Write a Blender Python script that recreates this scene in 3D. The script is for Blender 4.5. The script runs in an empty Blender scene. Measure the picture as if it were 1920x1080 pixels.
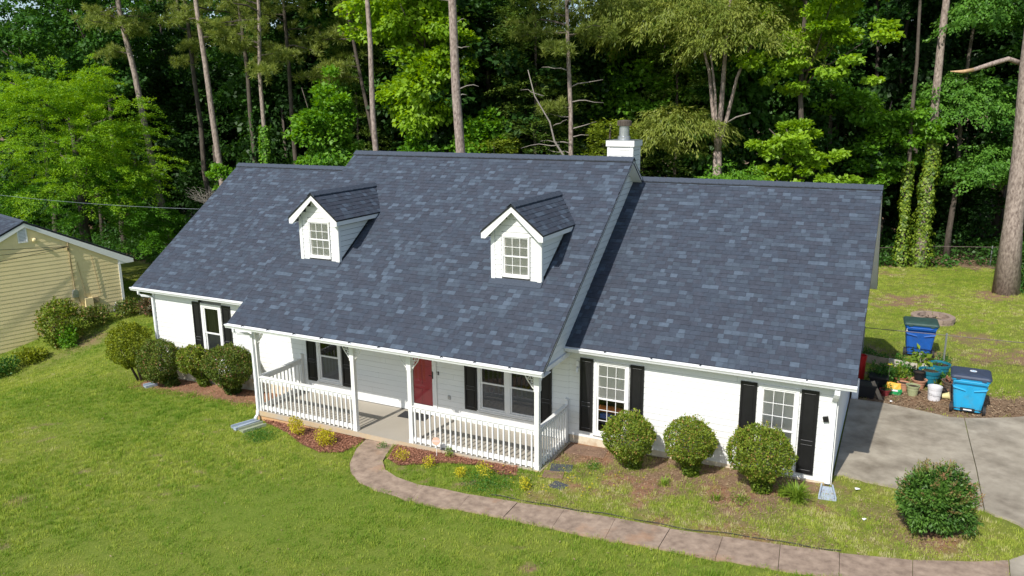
import bpy, math, random
import numpy as np
from mathutils import Vector, Matrix
PI = math.pi
rad = math.radians
S = bpy.context.scene
col = S.collection

# ------------------------------------------------------------------ camera
cam_d = bpy.data.cameras.new('camera'); cam = bpy.data.objects.new('camera', cam_d); col.objects.link(cam)
YAW, PITCH, ROLL = 0.46499, -0.229086, -0.00757
_r = Vector((math.cos(YAW), math.sin(YAW), 0))
_f = Vector((-math.sin(YAW)*math.cos(PITCH), math.cos(YAW)*math.cos(PITCH), math.sin(PITCH)))
_u = _r.cross(_f)
_r2 = _r*math.cos(ROLL) + _u*math.sin(ROLL); _u2 = -_r*math.sin(ROLL) + _u*math.cos(ROLL)
M4 = Matrix((_r2, _u2, -_f)).transposed().to_4x4(); M4.translation = Vector((5.551, -18.238, 8.81))
cam.matrix_world = M4
cam_d.sensor_width = 36; cam_d.lens = 27.63; cam_d.clip_start = .5; cam_d.clip_end = 1500
S.camera = cam
CAM = np.array([5.551, -18.238, 8.81])

# ------------------------------------------------------------------ light
sun_dir = Vector((0.135, 1.0, -0.985)).normalized()
w = bpy.data.worlds.new('World'); S.world = w; w.use_nodes = True
nt = w.node_tree; bg = nt.nodes['Background']
sky = nt.nodes.new('ShaderNodeTexSky'); sky.sky_type = 'NISHITA'; sky.sun_disc = False
sky.sun_elevation = math.asin(-sun_dir.z)
sky.sun_rotation = math.atan2(-sun_dir.x, -sun_dir.y)
nt.links.new(sky.outputs[0], bg.inputs[0]); bg.inputs[1].default_value = 0.14
sl = bpy.data.lights.new('sun', 'SUN'); sl.energy = 4.7; sl.angle = rad(.53); sl.color = (1, .955, .88)
so = bpy.data.objects.new('sun', sl); col.objects.link(so)
so.rotation_euler = sun_dir.to_track_quat('-Z', 'Y').to_euler(); so.location = (0, -40, 60)
S.view_settings.view_transform = 'Standard'; S.view_settings.look = 'None'
S.view_settings.exposure = 0.1; S.view_settings.gamma = 1
S.render.engine = 'CYCLES'
S.cycles.max_bounces = 6; S.cycles.transparent_max_bounces = 6; S.cycles.diffuse_bounces = 3

# ------------------------------------------------------------------ noise
def _hash(ix, iy, seed):
    n = (ix.astype(np.int64)*374761393 + iy.astype(np.int64)*668265263 + seed*974711) & 0x7fffffff
    n = ((n ^ (n >> 13))*1274126177) & 0x7fffffff
    return ((n ^ (n >> 16)) & 0xffff)/65535.0
def vnoise(x, y, s=1.0, seed=0):
    x = np.asarray(x, float)*s; y = np.asarray(y, float)*s
    ix = np.floor(x); iy = np.floor(y); fx = x-ix; fy = y-iy
    fx = fx*fx*(3-2*fx); fy = fy*fy*(3-2*fy)
    a = _hash(ix, iy, seed); b = _hash(ix+1, iy, seed); c = _hash(ix, iy+1, seed); d = _hash(ix+1, iy+1, seed)
    return (a*(1-fx)+b*fx)*(1-fy)+(c*(1-fx)+d*fx)*fy
def fbm(x, y, s=1.0, seed=0, o=4):
    v = 0; a = .5; t = 0
    for i in range(o):
        v = v+a*vnoise(x, y, s*2**i, seed+i*17); t += a; a *= .5
    return v/t
def sst(x): x = np.clip(x, 0, 1); return x*x*(3-2*x)

def gz(x, y):
    x = np.asarray(x, float); y = np.asarray(y, float)
    z = .03*np.clip(x, -60, 14)+.03+np.where(x < -12, .012*(np.maximum(x, -60)+12), 0)
    z = z-1.3*sst((-x-19)/9)*sst((7-y)/8)
    z = z+sst((y-30)/60)*2.0
    return z
def G(x, y): return float(gz(x, y))

# ------------------------------------------------------------------ materials
def nodes_of(m):
    m.use_nodes = True; t = m.node_tree; return t, t.nodes, t.links
def ramp(N, c):
    r = N.new('ShaderNodeValToRGB'); e = r.color_ramp.elements
    while len(e) < len(c): e.new(.5)
    for i, (p, k) in enumerate(c): e[i].position = p; e[i].color = (*k, 1)
    return r
def mat(name, c, rough=.6, var=.12, scale=6, bump=.0, bscale=60, spec=.4, metal=0, c2=None, detail=5, stretch=None, tint=None, dirt=None):
    """procedural surface: two-tone noise colour, optional per-piece tint, fine relief, optional grime colour"""
    m = bpy.data.materials.new(name); t, N, L = nodes_of(m); b = N['Principled BSDF']
    b.inputs['Roughness'].default_value = rough; b.inputs['Specular IOR Level'].default_value = spec; b.inputs['Metallic'].default_value = metal
    tc = N.new('ShaderNodeTexCoord'); src = tc.outputs['Object']
    if stretch:
        mp = N.new('ShaderNodeMapping'); mp.inputs['Scale'].default_value = stretch; L.new(src, mp.inputs[0]); src = mp.outputs[0]
    n = N.new('ShaderNodeTexNoise'); n.inputs['Scale'].default_value = scale; n.inputs['Detail'].default_value = detail; n.inputs['Roughness'].default_value = .6
    L.new(src, n.inputs['Vector'])
    if c2 is None:
        ca = tuple(max(0, k*(1-var)) for k in c); cb = tuple(min(1, k*(1+var)) for k in c)
    else: ca, cb = c, c2
    r = ramp(N, [(.3, ca), (.7, cb)]); L.new(n.outputs[0], r.inputs[0]); out = r.outputs[0]
    if tint:
        at = N.new('ShaderNodeAttribute'); at.attribute_name = tint
        mx = N.new('ShaderNodeMix'); mx.data_type = 'RGBA'; mx.blend_type = 'MULTIPLY'; mx.inputs[0].default_value = 1
        L.new(out, mx.inputs[6]); L.new(at.outputs['Color'], mx.inputs[7]); out = mx.outputs[2]
    if dirt:
        n3 = N.new('ShaderNodeTexNoise'); n3.inputs['Scale'].default_value = dirt[1]; n3.inputs['Detail'].default_value = 8; n3.inputs['Roughness'].default_value = .65
        L.new(tc.outputs['Object'], n3.inputs['Vector'])
        r3 = ramp(N, [(dirt[2], (0, 0, 0)), (dirt[3], (1, 1, 1))]); L.new(n3.outputs[0], r3.inputs[0])
        mx = N.new('ShaderNodeMix'); mx.data_type = 'RGBA'; L.new(r3.outputs[0], mx.inputs[0]); L.new(out, mx.inputs[6]); mx.inputs[7].default_value = (*dirt[0], 1); out = mx.outputs[2]
    L.new(out, b.inputs['Base Color'])
    if bump:
        n2 = N.new('ShaderNodeTexNoise'); n2.inputs['Scale'].default_value = bscale; n2.inputs['Detail'].default_value = 4
        L.new(src, n2.inputs['Vector'])
        bp = N.new('ShaderNodeBump'); bp.inputs['Strength'].default_value = bump; bp.inputs['Distance'].default_value = .02
        L.new(n2.outputs[0], bp.inputs['Height']); L.new(bp.outputs[0], b.inputs['Normal'])
    return m
def leaf_mat(name, c1, c2, trans=.35, gloss=.022, c3=None, inst=False):
    m = bpy.data.materials.new(name); t, N, L = nodes_of(m); N.remove(N['Principled BSDF']); out = N['Material Output']
    at = N.new('ShaderNodeAttribute'); at.attribute_name = 'rnd'
    if inst: at.attribute_type = 'INSTANCER'
    stops = [(0, c1), (1, c2)] if c3 is None else [(0, c1), (.8, c2), (1, c3)]
    r = ramp(N, stops); L.new(at.outputs['Fac'], r.inputs[0])
    d = N.new('ShaderNodeBsdfDiffuse'); tr = N.new('ShaderNodeBsdfTranslucent'); g = N.new('ShaderNodeBsdfGlossy'); g.inputs['Roughness'].default_value = .5
    L.new(r.outputs[0], d.inputs[0])
    hs = N.new('ShaderNodeHueSaturation'); hs.inputs['Saturation'].default_value = 1.1; hs.inputs['Value'].default_value = 1.15; hs.inputs['Hue'].default_value = .485
    L.new(r.outputs[0], hs.inputs['Color']); L.new(hs.outputs[0], tr.inputs[0])
    m1 = N.new('ShaderNodeMixShader'); m1.inputs[0].default_value = trans; L.new(d.outputs[0], m1.inputs[1]); L.new(tr.outputs[0], m1.inputs[2])
    m2 = N.new('ShaderNodeMixShader'); m2.inputs[0].default_value = gloss; L.new(m1.outputs[0], m2.inputs[1]); L.new(g.outputs[0], m2.inputs[2])
    L.new(m2.outputs[0], out.inputs[0]); return m

M = {}
M['siding'] = mat('white painted siding', (.76, .77, .76), .5, .02, 1.5, .02, 25, dirt=((.58, .53, .42), .7, .56, .95), stretch=(1, 1, 6))
M['lapshade'] = mat('grey core for lap shadow lines', (.10, .10, .105), .8, .1, 5)  # dark core seen through the board gaps paints the lap shadow lines
M['lapshadepale'] = mat('paler grey core for lap shadow lines', (.20, .20, .20), .8, .1, 5)  # paler core, its gaps draw faint lap shadows on the front wall
M['trim'] = mat('white trim paint', (.78, .78, .77), .42, .03, 3, dirt=((.5, .45, .36), 2.2, .62, .95))
M['railpaint'] = mat('white rail paint', (.78, .78, .76), .45, .04, 6, dirt=((.46, .42, .33), 5, .6, .95))
M['gutter'] = mat('white aluminium gutter', (.78, .8, .82), .3, .03, 3, spec=.5, dirt=((.42, .42, .4), 3.5, .62, .95))
M['shingle'] = mat('slate asphalt shingle', (.85, .85, .85), .92, .14, 9, .5, 260, .25, tint='tint')
M['deck'] = mat('roof deck felt', (.028, .03, .038), .95, .1, 30)
M['ridge'] = mat('ridge cap shingle', (.060, .074, .100), .92, .15, 25, .4, 200, .25)
M['flash'] = mat('black drip edge', (.012, .013, .016), .5, .1, 5)
M['brick'] = mat('painted foundation block', (.62, .55, .42), .85, .1, 4, .3, 60, dirt=((.42, .24, .12), 2.5, .5, .8))
M['porch'] = mat('porch concrete', (.37, .335, .28), .75, .05, 1.2, .15, 90, dirt=((.4, .36, .3), 1.5, .5, .9))
M['porchedge'] = mat('clay stained porch edge', (.5, .36, .2), .8, .15, 2, .2, 60, c2=(.4, .36, .3))
M['clayedge'] = mat('orange clay stained footing', (.56, .34, .17), .9, .15, 3, .4, 50)
M['shutter'] = mat('black shutter paint', (.010, .010, .011), .45, .2, 6)
M['shutline'] = mat('grey shutter line', (.2, .2, .2), .5, .2, 30)  # thin grey lines along the shutter rails
M['blind'] = mat('pale blinds', (.82, .79, .72), .8, .04, 3)
M['blinddk'] = mat('grey insect screen', (.16, .16, .165), .8, .1, 8)
M['curtain'] = mat('dim green curtain', (.05, .055, .04), .9, .5, 1.5, stretch=(14, 1, .6))
M['dark'] = mat('black lining for the unlit room', (.012, .012, .012), .9, .1, 2)  # the unlit room behind the sashes is painted near black
M['reddoor'] = mat('red door paint', (.58, .06, .08), .5, .06, 4)
M['metal'] = mat('galvanised metal', (.42, .44, .46), .35, .15, 12, metal=.7)
M['blackmetal'] = mat('black metal', (.02, .02, .02), .4, .1, 12, metal=.3)
M['bronze'] = mat('worn threshold', (.2, .12, .04), .4, .2, 12, metal=.5)
M['matt'] = mat('dark door mat', (.03, .03, .033), .95, .2, 60, .4, 200)
M['concrete'] = mat('driveway concrete', (.27, .235, .18), .9, .18, 1.3, .35, 90, c2=(.44, .39, .31), dirt=((.13, .105, .075), .9, .44, .75), detail=12)
M['slab'] = mat('walkway aggregate concrete', (.21, .15, .11), .92, .2, 5, .6, 90, c2=(.42, .315, .235), detail=9, dirt=((.40, .22, .12), 1.1, .56, .8))
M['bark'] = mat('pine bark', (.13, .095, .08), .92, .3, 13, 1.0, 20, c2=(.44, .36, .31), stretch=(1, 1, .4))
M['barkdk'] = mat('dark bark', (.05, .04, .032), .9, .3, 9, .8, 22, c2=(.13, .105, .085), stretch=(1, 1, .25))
M['barkpale'] = mat('pale dead wood', (.20, .175, .15), .9, .2, 9, .5, 30, c2=(.30, .27, .24))
M['rawwood'] = mat('torn pine wood', (.5, .33, .18), .8, .2, 12)
M['yellow'] = mat('yellow siding paint', (.86, .71, .39), .6, .05, 1.5, .1, 25, dirt=((.74, .57, .28), .6, .5, .9))
M['fitbrown'] = mat('tan brown wall fittings', (.36, .28, .15), .8, .2, 9)  # tan brown for the mast, boxes and thin lines on the wall
M['chip'] = leaf_mat('mulch chips', (.16, .06, .035), (.52, .26, .17), .0, .02)
M['litter'] = leaf_mat('dry leaf litter', (.14, .085, .05), (.46, .34, .22), .1, .02)

# leaves
M['lf_lime'] = leaf_mat('lime green leaves', (.15, .30, .012), (.36, .56, .04), .45)
M['lf_bright'] = leaf_mat('bright green leaves', (.07, .21, .014), (.22, .44, .035), .42)
M['lf_mid'] = leaf_mat('mid green leaves', (.028, .10, .014), (.085, .21, .03), .38)
M['lf_shade'] = leaf_mat('forest leaves darkened for canopy shade', (.014, .046, .008), (.044, .115, .019), .3)  # canopy shade inside the wood is put into this leaf colour
M['lf_pine'] = leaf_mat('pine needles', (.11, .17, .025), (.34, .40, .08), .4)
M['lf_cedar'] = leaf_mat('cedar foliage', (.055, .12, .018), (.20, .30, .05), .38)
M['lf_cedary'] = leaf_mat('cedar foliage brightened for sun', (.12, .19, .016), (.30, .38, .035), .35)  # lit copy of the cedar foliage, sunlight put into the colour
M['lf_oak'] = leaf_mat('olive oak leaves', (.10, .17, .018), (.36, .40, .08), .42)
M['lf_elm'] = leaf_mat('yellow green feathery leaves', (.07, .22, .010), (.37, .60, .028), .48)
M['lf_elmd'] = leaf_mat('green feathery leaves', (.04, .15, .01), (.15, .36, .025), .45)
M['lf_horn'] = leaf_mat('blue green leaves', (.06, .18, .022), (.18, .38, .05), .42)
M['lf_box'] = leaf_mat('boxwood leaves', (.06, .12, .012), (.28, .36, .04), .3, .02, (.42, .24, .09))
M['lf_boxy'] = leaf_mat('yellow boxwood leaves', (.09, .14, .008), (.34, .38, .025), .28, .02)
M['lf_boxd'] = leaf_mat('dark boxwood leaves', (.035, .08, .012), (.18, .24, .035), .28, .02, (.32, .17, .08))
M['lf_red'] = leaf_mat('green and red tipped leaves', (.03, .10, .016), (.14, .28, .04), .33, .025, (.45, .20, .13))
M['lf_yel'] = leaf_mat('golden leaves', (.35, .33, .02), (.75, .66, .04), .3)
M['lf_ivy'] = leaf_mat('ivy leaves', (.06, .14, .012), (.28, .38, .035), .3, .03)
M['lf_azalea'] = leaf_mat('reddish azalea leaves', (.05, .06, .02), (.14, .12, .04), .2, .05, (.38, .12, .10))
M['lf_lily'] = leaf_mat('daylily blades', (.12, .22, .02), (.30, .42, .05), .3)
M['lf_clover'] = leaf_mat('clover', (.03, .12, .012), (.09, .25, .03), .3)
M['flower'] = leaf_mat('yellow petals', (.6, .5, .03), (.9, .75, .05), .2)

def glass_mat(name, tint, refl):
    m = bpy.data.materials.new(name); t, N, L = nodes_of(m); N.remove(N['Principled BSDF']); out = N['Material Output']
    tr = N.new('ShaderNodeBsdfTransparent'); tr.inputs[0].default_value = (*tint, 1)
    g = N.new('ShaderNodeBsdfGlossy'); g.inputs['Roughness'].default_value = .02
    fr = N.new('ShaderNodeFresnel'); fr.inputs[0].default_value = 1.5
    ad = N.new('ShaderNodeMath'); ad.operation = 'ADD'; ad.inputs[1].default_value = refl; L.new(fr.outputs[0], ad.inputs[0])
    mx = N.new('ShaderNodeMixShader'); L.new(ad.outputs[0], mx.inputs[0]); L.new(tr.outputs[0], mx.inputs[1]); L.new(g.outputs[0], mx.inputs[2])
    L.new(mx.outputs[0], out.inputs[0]); return m
M['glass'] = glass_mat('window glass', (.95, .96, .96), .03)

# ------------------------------------------------------------------ object helpers
ORG = {}
def tag(o, label=None, cat=None, group=None, kind=None):
    if label: o['label'] = label
    if cat: o['category'] = cat
    if group: o['group'] = group
    if kind: o['kind'] = kind
    return o
def empty(name, loc, label=None, cat=None, group=None, parent=None):
    o = bpy.data.objects.new(name, None); o.empty_display_size = .3; col.objects.link(o); o.location = loc
    ORG[o.name] = Vector(loc); tag(o, label, cat, group)
    return o
class MB:
    def __init__(s): s.v = []; s.f = []; s.mi = []; s.t = []; s.ct = None; s.cm = 0
    def add(s, vs, fs):
        o = len(s.v); s.v += [tuple(v) for v in vs]
        for f in fs: s.f.append(tuple(i+o for i in f)); s.mi.append(s.cm); s.t.append(s.ct)
        return s
    def box(s, a, b, R=None, o=None):
        x0, y0, z0 = a; x1, y1, z1 = b
        vs = [(x0,y0,z0),(x1,y0,z0),(x1,y1,z0),(x0,y1,z0),(x0,y0,z1),(x1,y0,z1),(x1,y1,z1),(x0,y1,z1)]
        if R is not None: vs = [tuple(R @ (Vector(v)-Vector(o))+Vector(o)) for v in vs]
        return s.add(vs, [(0,3,2,1),(4,5,6,7),(0,1,5,4),(1,2,6,5),(2,3,7,6),(3,0,4,7)])
    def hexa(s, vs): return s.add(vs, [(0,3,2,1),(4,5,6,7),(0,1,5,4),(1,2,6,5),(2,3,7,6),(3,0,4,7)])
    def prism(s, poly, d):           # poly: 3D points, extruded by vector d
        n = len(poly); p = [Vector(q) for q in poly]; d = Vector(d)
        return s.add(p+[q+d for q in p], [tuple(range(n))[::-1], tuple(range(n, 2*n))]+[(i, (i+1) % n, (i+1) % n+n, i+n) for i in range(n)])
    def tube(s, pts, rs, n=8, cap=True):
        pts = [Vector(p) for p in pts]
        if not hasattr(rs, '__len__'): rs = [rs]*len(pts)
        ring = []; d0 = (pts[1]-pts[0]).normalized()
        a = d0.orthogonal().normalized()
        for i, p in enumerate(pts):
            d = (pts[min(i+1, len(pts)-1)]-pts[max(i-1, 0)]).normalized()
            a = (a-d*a.dot(d)).normalized(); b = d.cross(a)
            ring.append([p+(a*math.cos(2*PI*k/n)+b*math.sin(2*PI*k/n))*rs[i] for k in range(n)])
        vs = [v for r in ring for v in r]; fs = []
        for i in range(len(pts)-1):
            for k in range(n): fs.append((i*n+k, i*n+(k+1) % n, (i+1)*n+(k+1) % n, (i+1)*n+k))
        if cap: fs += [tuple(range(n))[::-1], tuple((len(pts)-1)*n+k for k in range(n))]
        return s.add(vs, fs)
    def lathe(s, c, prof, n=20, sx=1, sy=1):   # prof: list of (r,z); open/closed as given
        vs = []; fs = []
        for r, z in prof:
            for k in range(n): vs.append((c[0]+r*math.cos(2*PI*k/n)*sx, c[1]+r*math.sin(2*PI*k/n)*sy, c[2]+z))
        for i in range(len(prof)-1):
            for k in range(n): fs.append((i*n+k, i*n+(k+1) % n, (i+1)*n+(k+1) % n, (i+1)*n+k))
        return s.add(vs, fs)
    def xform(s, M_):
        s.v = [tuple(M_ @ Vector(v)) for v in s.v]; return s
    def build(s, name, m, parent=None, loc=None, smooth=False, kind=None, bevel=0):
        me = bpy.data.meshes.new(name)
        if parent is not None: org = ORG[parent.name]
        elif loc is not None: org = Vector(loc)
        else: org = Vector((0, 0, 0))
        v = np.array(s.v, float)-np.array(org)
        me.from_pydata([tuple(q) for q in v], [], s.f)
        ms = m if isinstance(m, (list, tuple)) else [m]
        for k in ms: me.materials.append(M[k] if isinstance(k, str) else k)
        if any(s.mi): me.polygons.foreach_set('material_index', s.mi)
        if any(t is not None for t in s.t):
            a = me.attributes.new('tint', 'FLOAT_COLOR', 'FACE')
            a.data.foreach_set('color', np.array([(*(t or (1, 1, 1)), 1) for t in s.t], np.float32).ravel())
        if smooth: me.polygons.foreach_set('use_smooth', [True]*len(s.f))
        me.update()
        o = bpy.data.objects.new(name, me); col.objects.link(o)
        if parent is not None: o.parent = parent
        else: o.location = org
        ORG[o.name] = org
        if kind: o['kind'] = kind
        if bevel:
            bm = o.modifiers.new('edge', 'BEVEL'); bm.width = bevel; bm.segments = 2; bm.limit_method = 'ANGLE'
        return o
def npmesh(name, verts, faces4, m, parent=None, loc=None, rnd=None, kind=None, fa=4):
    """fast quad / triangle mesh from numpy arrays"""
    me = bpy.data.meshes.new(name); verts = np.asarray(verts, np.float64); faces = np.asarray(faces4, np.int32)
    org = np.array(ORG[parent.name]) if parent is not None else (np.array(loc) if loc is not None else np.zeros(3))
    verts = verts-org
    me.vertices.add(len(verts)); me.vertices.foreach_set('co', verts.astype(np.float32).ravel())
    nf = len(faces); me.loops.add(nf*fa); me.loops.foreach_set('vertex_index', faces.ravel())
    me.polygons.add(nf); me.polygons.foreach_set('loop_start', np.arange(0, nf*fa, fa, dtype=np.int32))
    me.polygons.foreach_set('loop_total', np.full(nf, fa, np.int32))
    if rnd is not None:
        a = me.attributes.new('rnd', 'FLOAT', 'FACE'); a.data.foreach_set('value', np.asarray(rnd, np.float32))
    me.materials.append(M[m] if isinstance(m, str) else m); me.update(calc_edges=True)
    o = bpy.data.objects.new(name, me); col.objects.link(o)
    if parent is not None: o.parent = parent
    else: o.location = org
    ORG[o.name] = Vector(org)
    if kind: o['kind'] = kind
    return o
def copy_tree(o, parent=None):
    c = o.copy(); col.objects.link(c); c.parent = parent
    if parent is None: pass
    for ch in list(o.children): copy_tree(ch, c)
    return c

# ------------------------------------------------------------------ ground
FOREST = lambda x: np.interp(x, [-60, -38, -30, -15, 0, 3, 14, 60], [18, 18, 17, 15.5, 24, 27.9, 29.5, 30])
drive_pts_A = [(4.66,.51),(4.85,.60),(5.03,.52),(5.49,.45),(6.05,.36),(7.69,-.03),(7.67,2.14),(7.61,4.18),(7.58,5.51),(7.19,5.47),(6.55,5.69),(5.55,5.98),(4.66,6.02)]
drive_pts_B = [(7.71,-.04),(7.88,-.19),(8.22,-.37),(8.45,-.62),(8.56,-1.1),(8.35,-1.62),(7.98,-2.05),(7.93,-2.9),(8.9,-3.0),(9.6,-9),(16,-9),(16,6.5),(9.1,6.25),(8.76,6.02),(7.81,5.59),(7.6,5.52),(7.63,4.18),(7.69,2.14)]
walk_in = [(-6.20,-1.97),(-6.08,-2.43),(-5.89,-2.96),(-5.52,-3.38),(-5.00,-3.62),(-4.29,-3.74),(-3.59,-3.72),(-2.86,-3.72),(-1.70,-3.63),(-.57,-3.52),(.60,-3.48),(1.76,-3.40),(2.86,-3.28),(3.97,-3.17),(5.06,-3.02),(6.34,-2.75),(7.38,-2.38),(7.96,-2.07)]
walk_out = [(-7.15,-1.97),(-6.99,-2.61),(-6.59,-3.42),(-6.30,-3.77),(-5.77,-4.16),(-5.13,-4.38),(-4.53,-4.46),(-3.98,-4.50),(-3.27,-4.51),(-2.78,-4.46),(-1.74,-4.38),(-.52,-4.34),(.30,-4.37),(1.85,-4.25),(2.90,-4.18),(4.06,-4.06),(5.12,-3.92),(6.34,-3.66),(7.91,-3.1)]
bedL = [(-10.9,-1.97),(-10.64,-2.14),(-9.61,-2.45),(-8.63,-2.94),(-7.75,-3.18),(-7.22,-2.95),(-7.12,-2.52),(-7.17,-1.97)]
bedR = [(-6.14,-1.97),(-3.83,-1.97),(-2.5,-1.97),(-2.3,-2.45),(-2.74,-2.5),(-3.30,-2.2),(-4.28,-2.46),(-5.37,-3.05),(-5.85,-2.8)]
def inpoly(px, py, poly):
    px = np.asarray(px, float); py = np.asarray(py, float); ins = np.zeros(px.shape, bool); n = len(poly)
    for i in range(n):
        x1, y1 = poly[i]; x2, y2 = poly[(i+1) % n]
        if y1 == y2: continue
        c = ((y1 > py) != (y2 > py)) & (px < (x2-x1)*(py-y1)/(y2-y1)+x1); ins ^= c
    return ins
walk_poly = walk_in+walk_out[::-1]
HOUSE = [(-17.5,-.02),(-11.03,-.02),(-11.03,-1.97),(-1.93,-1.97),(-1.93,-.02),(4.62,-.02),(4.62,10.3),(-17.5,10.3)]
def zones(x, y):
    """grass density, dryness, red clay share, brown earth share"""
    x = np.asarray(x, float); y = np.asarray(y, float)
    n1 = fbm(x, y, .35, 3); n2 = fbm(x, y, 1.3, 9); n3 = fbm(x, y, .12, 5); n4 = fbm(x, y, 3.2, 21)
    dens = np.ones_like(x); dry = .30+.9*(n1-.5)+.5*(n3-.5)+.35*(n2-.5); clay = np.zeros_like(x); brown = np.zeros_like(x)
    dry = dry+np.where(y < -1.5, .07*np.sign(np.sin((y+.22*x+.3*n1)*2*PI/1.3))*(.6+.8*n2), 0)
    # front bed right of the porch
    wl = np.interp(x, [p[0] for p in walk_in[4:]], [p[1] for p in walk_in[4:]])
    bed = (x > -2.6) & (x < 8.2) & (y > wl) & (y < .6)
    near = sst((y+2.3+.25*np.sin(x*2.1))/1.5)*sst((4.9-x)/1.0)      # bare towards the wall
    dens = np.where(bed, np.clip(1.0-.62*near+1.0*(n4-.5)-.7*np.clip(n2-.5, 0, 1)*3*sst((5.6-x)/1.5), .03, 1), dens)
    dry = np.where(bed, .62+.9*(n2-.5)+.5*(n4-.5), dry)
    clay = np.where(bed, .15+sst((n2-.56)/.14)*.75, clay); brown = np.where(bed, .75, brown)
    # lawn strip between walk and porch beds: lush
    lush = (x > -5.9) & (x < -1.8) & (y > wl) & (y < -2.0)
    dens = np.where(lush, np.clip(.75+1.2*(n2-.35), .1, 1), dens); dry = np.where(lush, .12+.5*(n4-.5), dry); brown = np.where(lush, .6, brown)
    # bare strip by the left wing
    lb = sst((y+1.25+.5*(n2-.5))/.5)*((x < -10.9) & (x > -17.7) & (y < .1))
    dens = dens*(1-lb); clay = np.maximum(clay, lb*.75); brown = np.maximum(brown, lb)
    # thin, worn grass near the house and the forest
    lawn_w = sst((x+11.3)/1.2)*sst((-10.4-x)/1.2)*0
    bs = (y > 6.0)
    dry = np.where(bs, .55+.9*(n1-.5)+.4*(n2-.5), dry)
    worn = bs*sst((n1-.56+.5*(n4-.5))/.22)*(x > 3)
    dens = dens*(1-.6*worn); clay = np.maximum(clay, worn*.3); brown = np.maximum(brown, worn*.8)
    # potted-plant corner: earth and litter
    pc = (x > 4.4) & (x < 9.6) & (y > 5.4) & (y < 9.3)
    pe = sst((7.9+.9*(n2-.5)*2-y)/.6)*pc
    dens = dens*(1-.93*pe); brown = np.maximum(brown, pe)
    # earth under the driveway bush and lawn scars
    for (cx, cy, r, k) in [(6.5,-1.5,1.0,.9),(-12.8,-8.1,.35,.8),(-.3,-5.9,.25,.9),(.35,-9.0,.6,.6),(2.9,-1.9,.8,.9),(1.2,-1.6,.7,.85),(-16.5,-7.4,.4,.8),(5.4,-1.0,.5,.5),(2.9,-9.2,.7,.4),(-26.9,3.6,1.1,.4),(9.6,21.9,1.1,.8),(6.4,20.5,1.0,.5),(8.4,14.2,1.2,.7),(6.9,11.3,1.0,.9),(5.2,11.0,1.2,.8)]:
        q = sst(1.25-np.hypot(x-cx, y-cy)/r+.9*(n4-.5))*k
        q = q*np.clip(.55+1.2*(n2-.3), 0, 1); dens = dens*(1-.85*q); clay = np.maximum(clay, q*.5); brown = np.maximum(brown, q)
    # front lawn scuffs
    sc = sst((n4-.70)/.08)*sst((n1-.45)/.1)*(y < -1.5)*(~bed); dens = dens*(1-.5*sc); brown = np.maximum(brown, sc*.5)
    # forest floor
    fo = sst((y-FOREST(x)+.8+2.0*(n2-.5))/1.2); dens = dens*(1-fo); brown = np.maximum(brown, fo); clay = clay*(1-fo)
    # shady ground beside the yellow house
    ys = sst(1-np.hypot((x+26.8)/1.8, (y-3.2)/4.5)); dens = dens*(1-.25*ys); brown = np.maximum(brown, ys*.5)
    return dens, np.clip(dry, 0, 1), np.clip(clay, 0, 1), np.clip(brown, 0, 1)
def build_ground():
    fx = np.arange(-30, 14.01, .16); fy = np.arange(-12, 31.01, .16)
    ex = 30+.16*np.cumsum(1.16**np.arange(46)); ex = ex[ex < 420]
    xs = np.concatenate([-ex[::-1], fx, ex-30+14]); ys = np.concatenate([-(ex[::-1]-30)-12, fy, ex-30+31])
    X, Y = np.meshgrid(xs, ys); Z = gz(X, Y)
    hard = inpoly(X, Y, drive_pts_A) | inpoly(X, Y, drive_pts_B) | inpoly(X, Y, walk_poly)
    d, dry, cl, br = zones(X, Y)
    Z = Z+np.where(hard, -.03, (fbm(X, Y, 2.2, 33)-.5)*.035+(fbm(X, Y, .25, 35)-.5)*.12*sst((-2.6-Y)/3))
    nx, ny = len(xs), len(ys); idx = np.arange(nx*ny).reshape(ny, nx)
    F = np.stack([idx[:-1, :-1], idx[:-1, 1:], idx[1:, 1:], idx[1:, :-1]], -1).reshape(-1, 4)
    o = npmesh('ground', np.stack([X, Y, Z], -1).reshape(-1, 3), F, ground_mat(), kind='structure')
    a = o.data.attributes.new('zone', 'FLOAT_COLOR', 'POINT')
    a.data.foreach_set('color', np.stack([d, dry, cl, br], -1).reshape(-1, 4).astype(np.float32).ravel())
    o.data.polygons.foreach_set('use_smooth', [True]*len(o.data.polygons))
    return o
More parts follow.
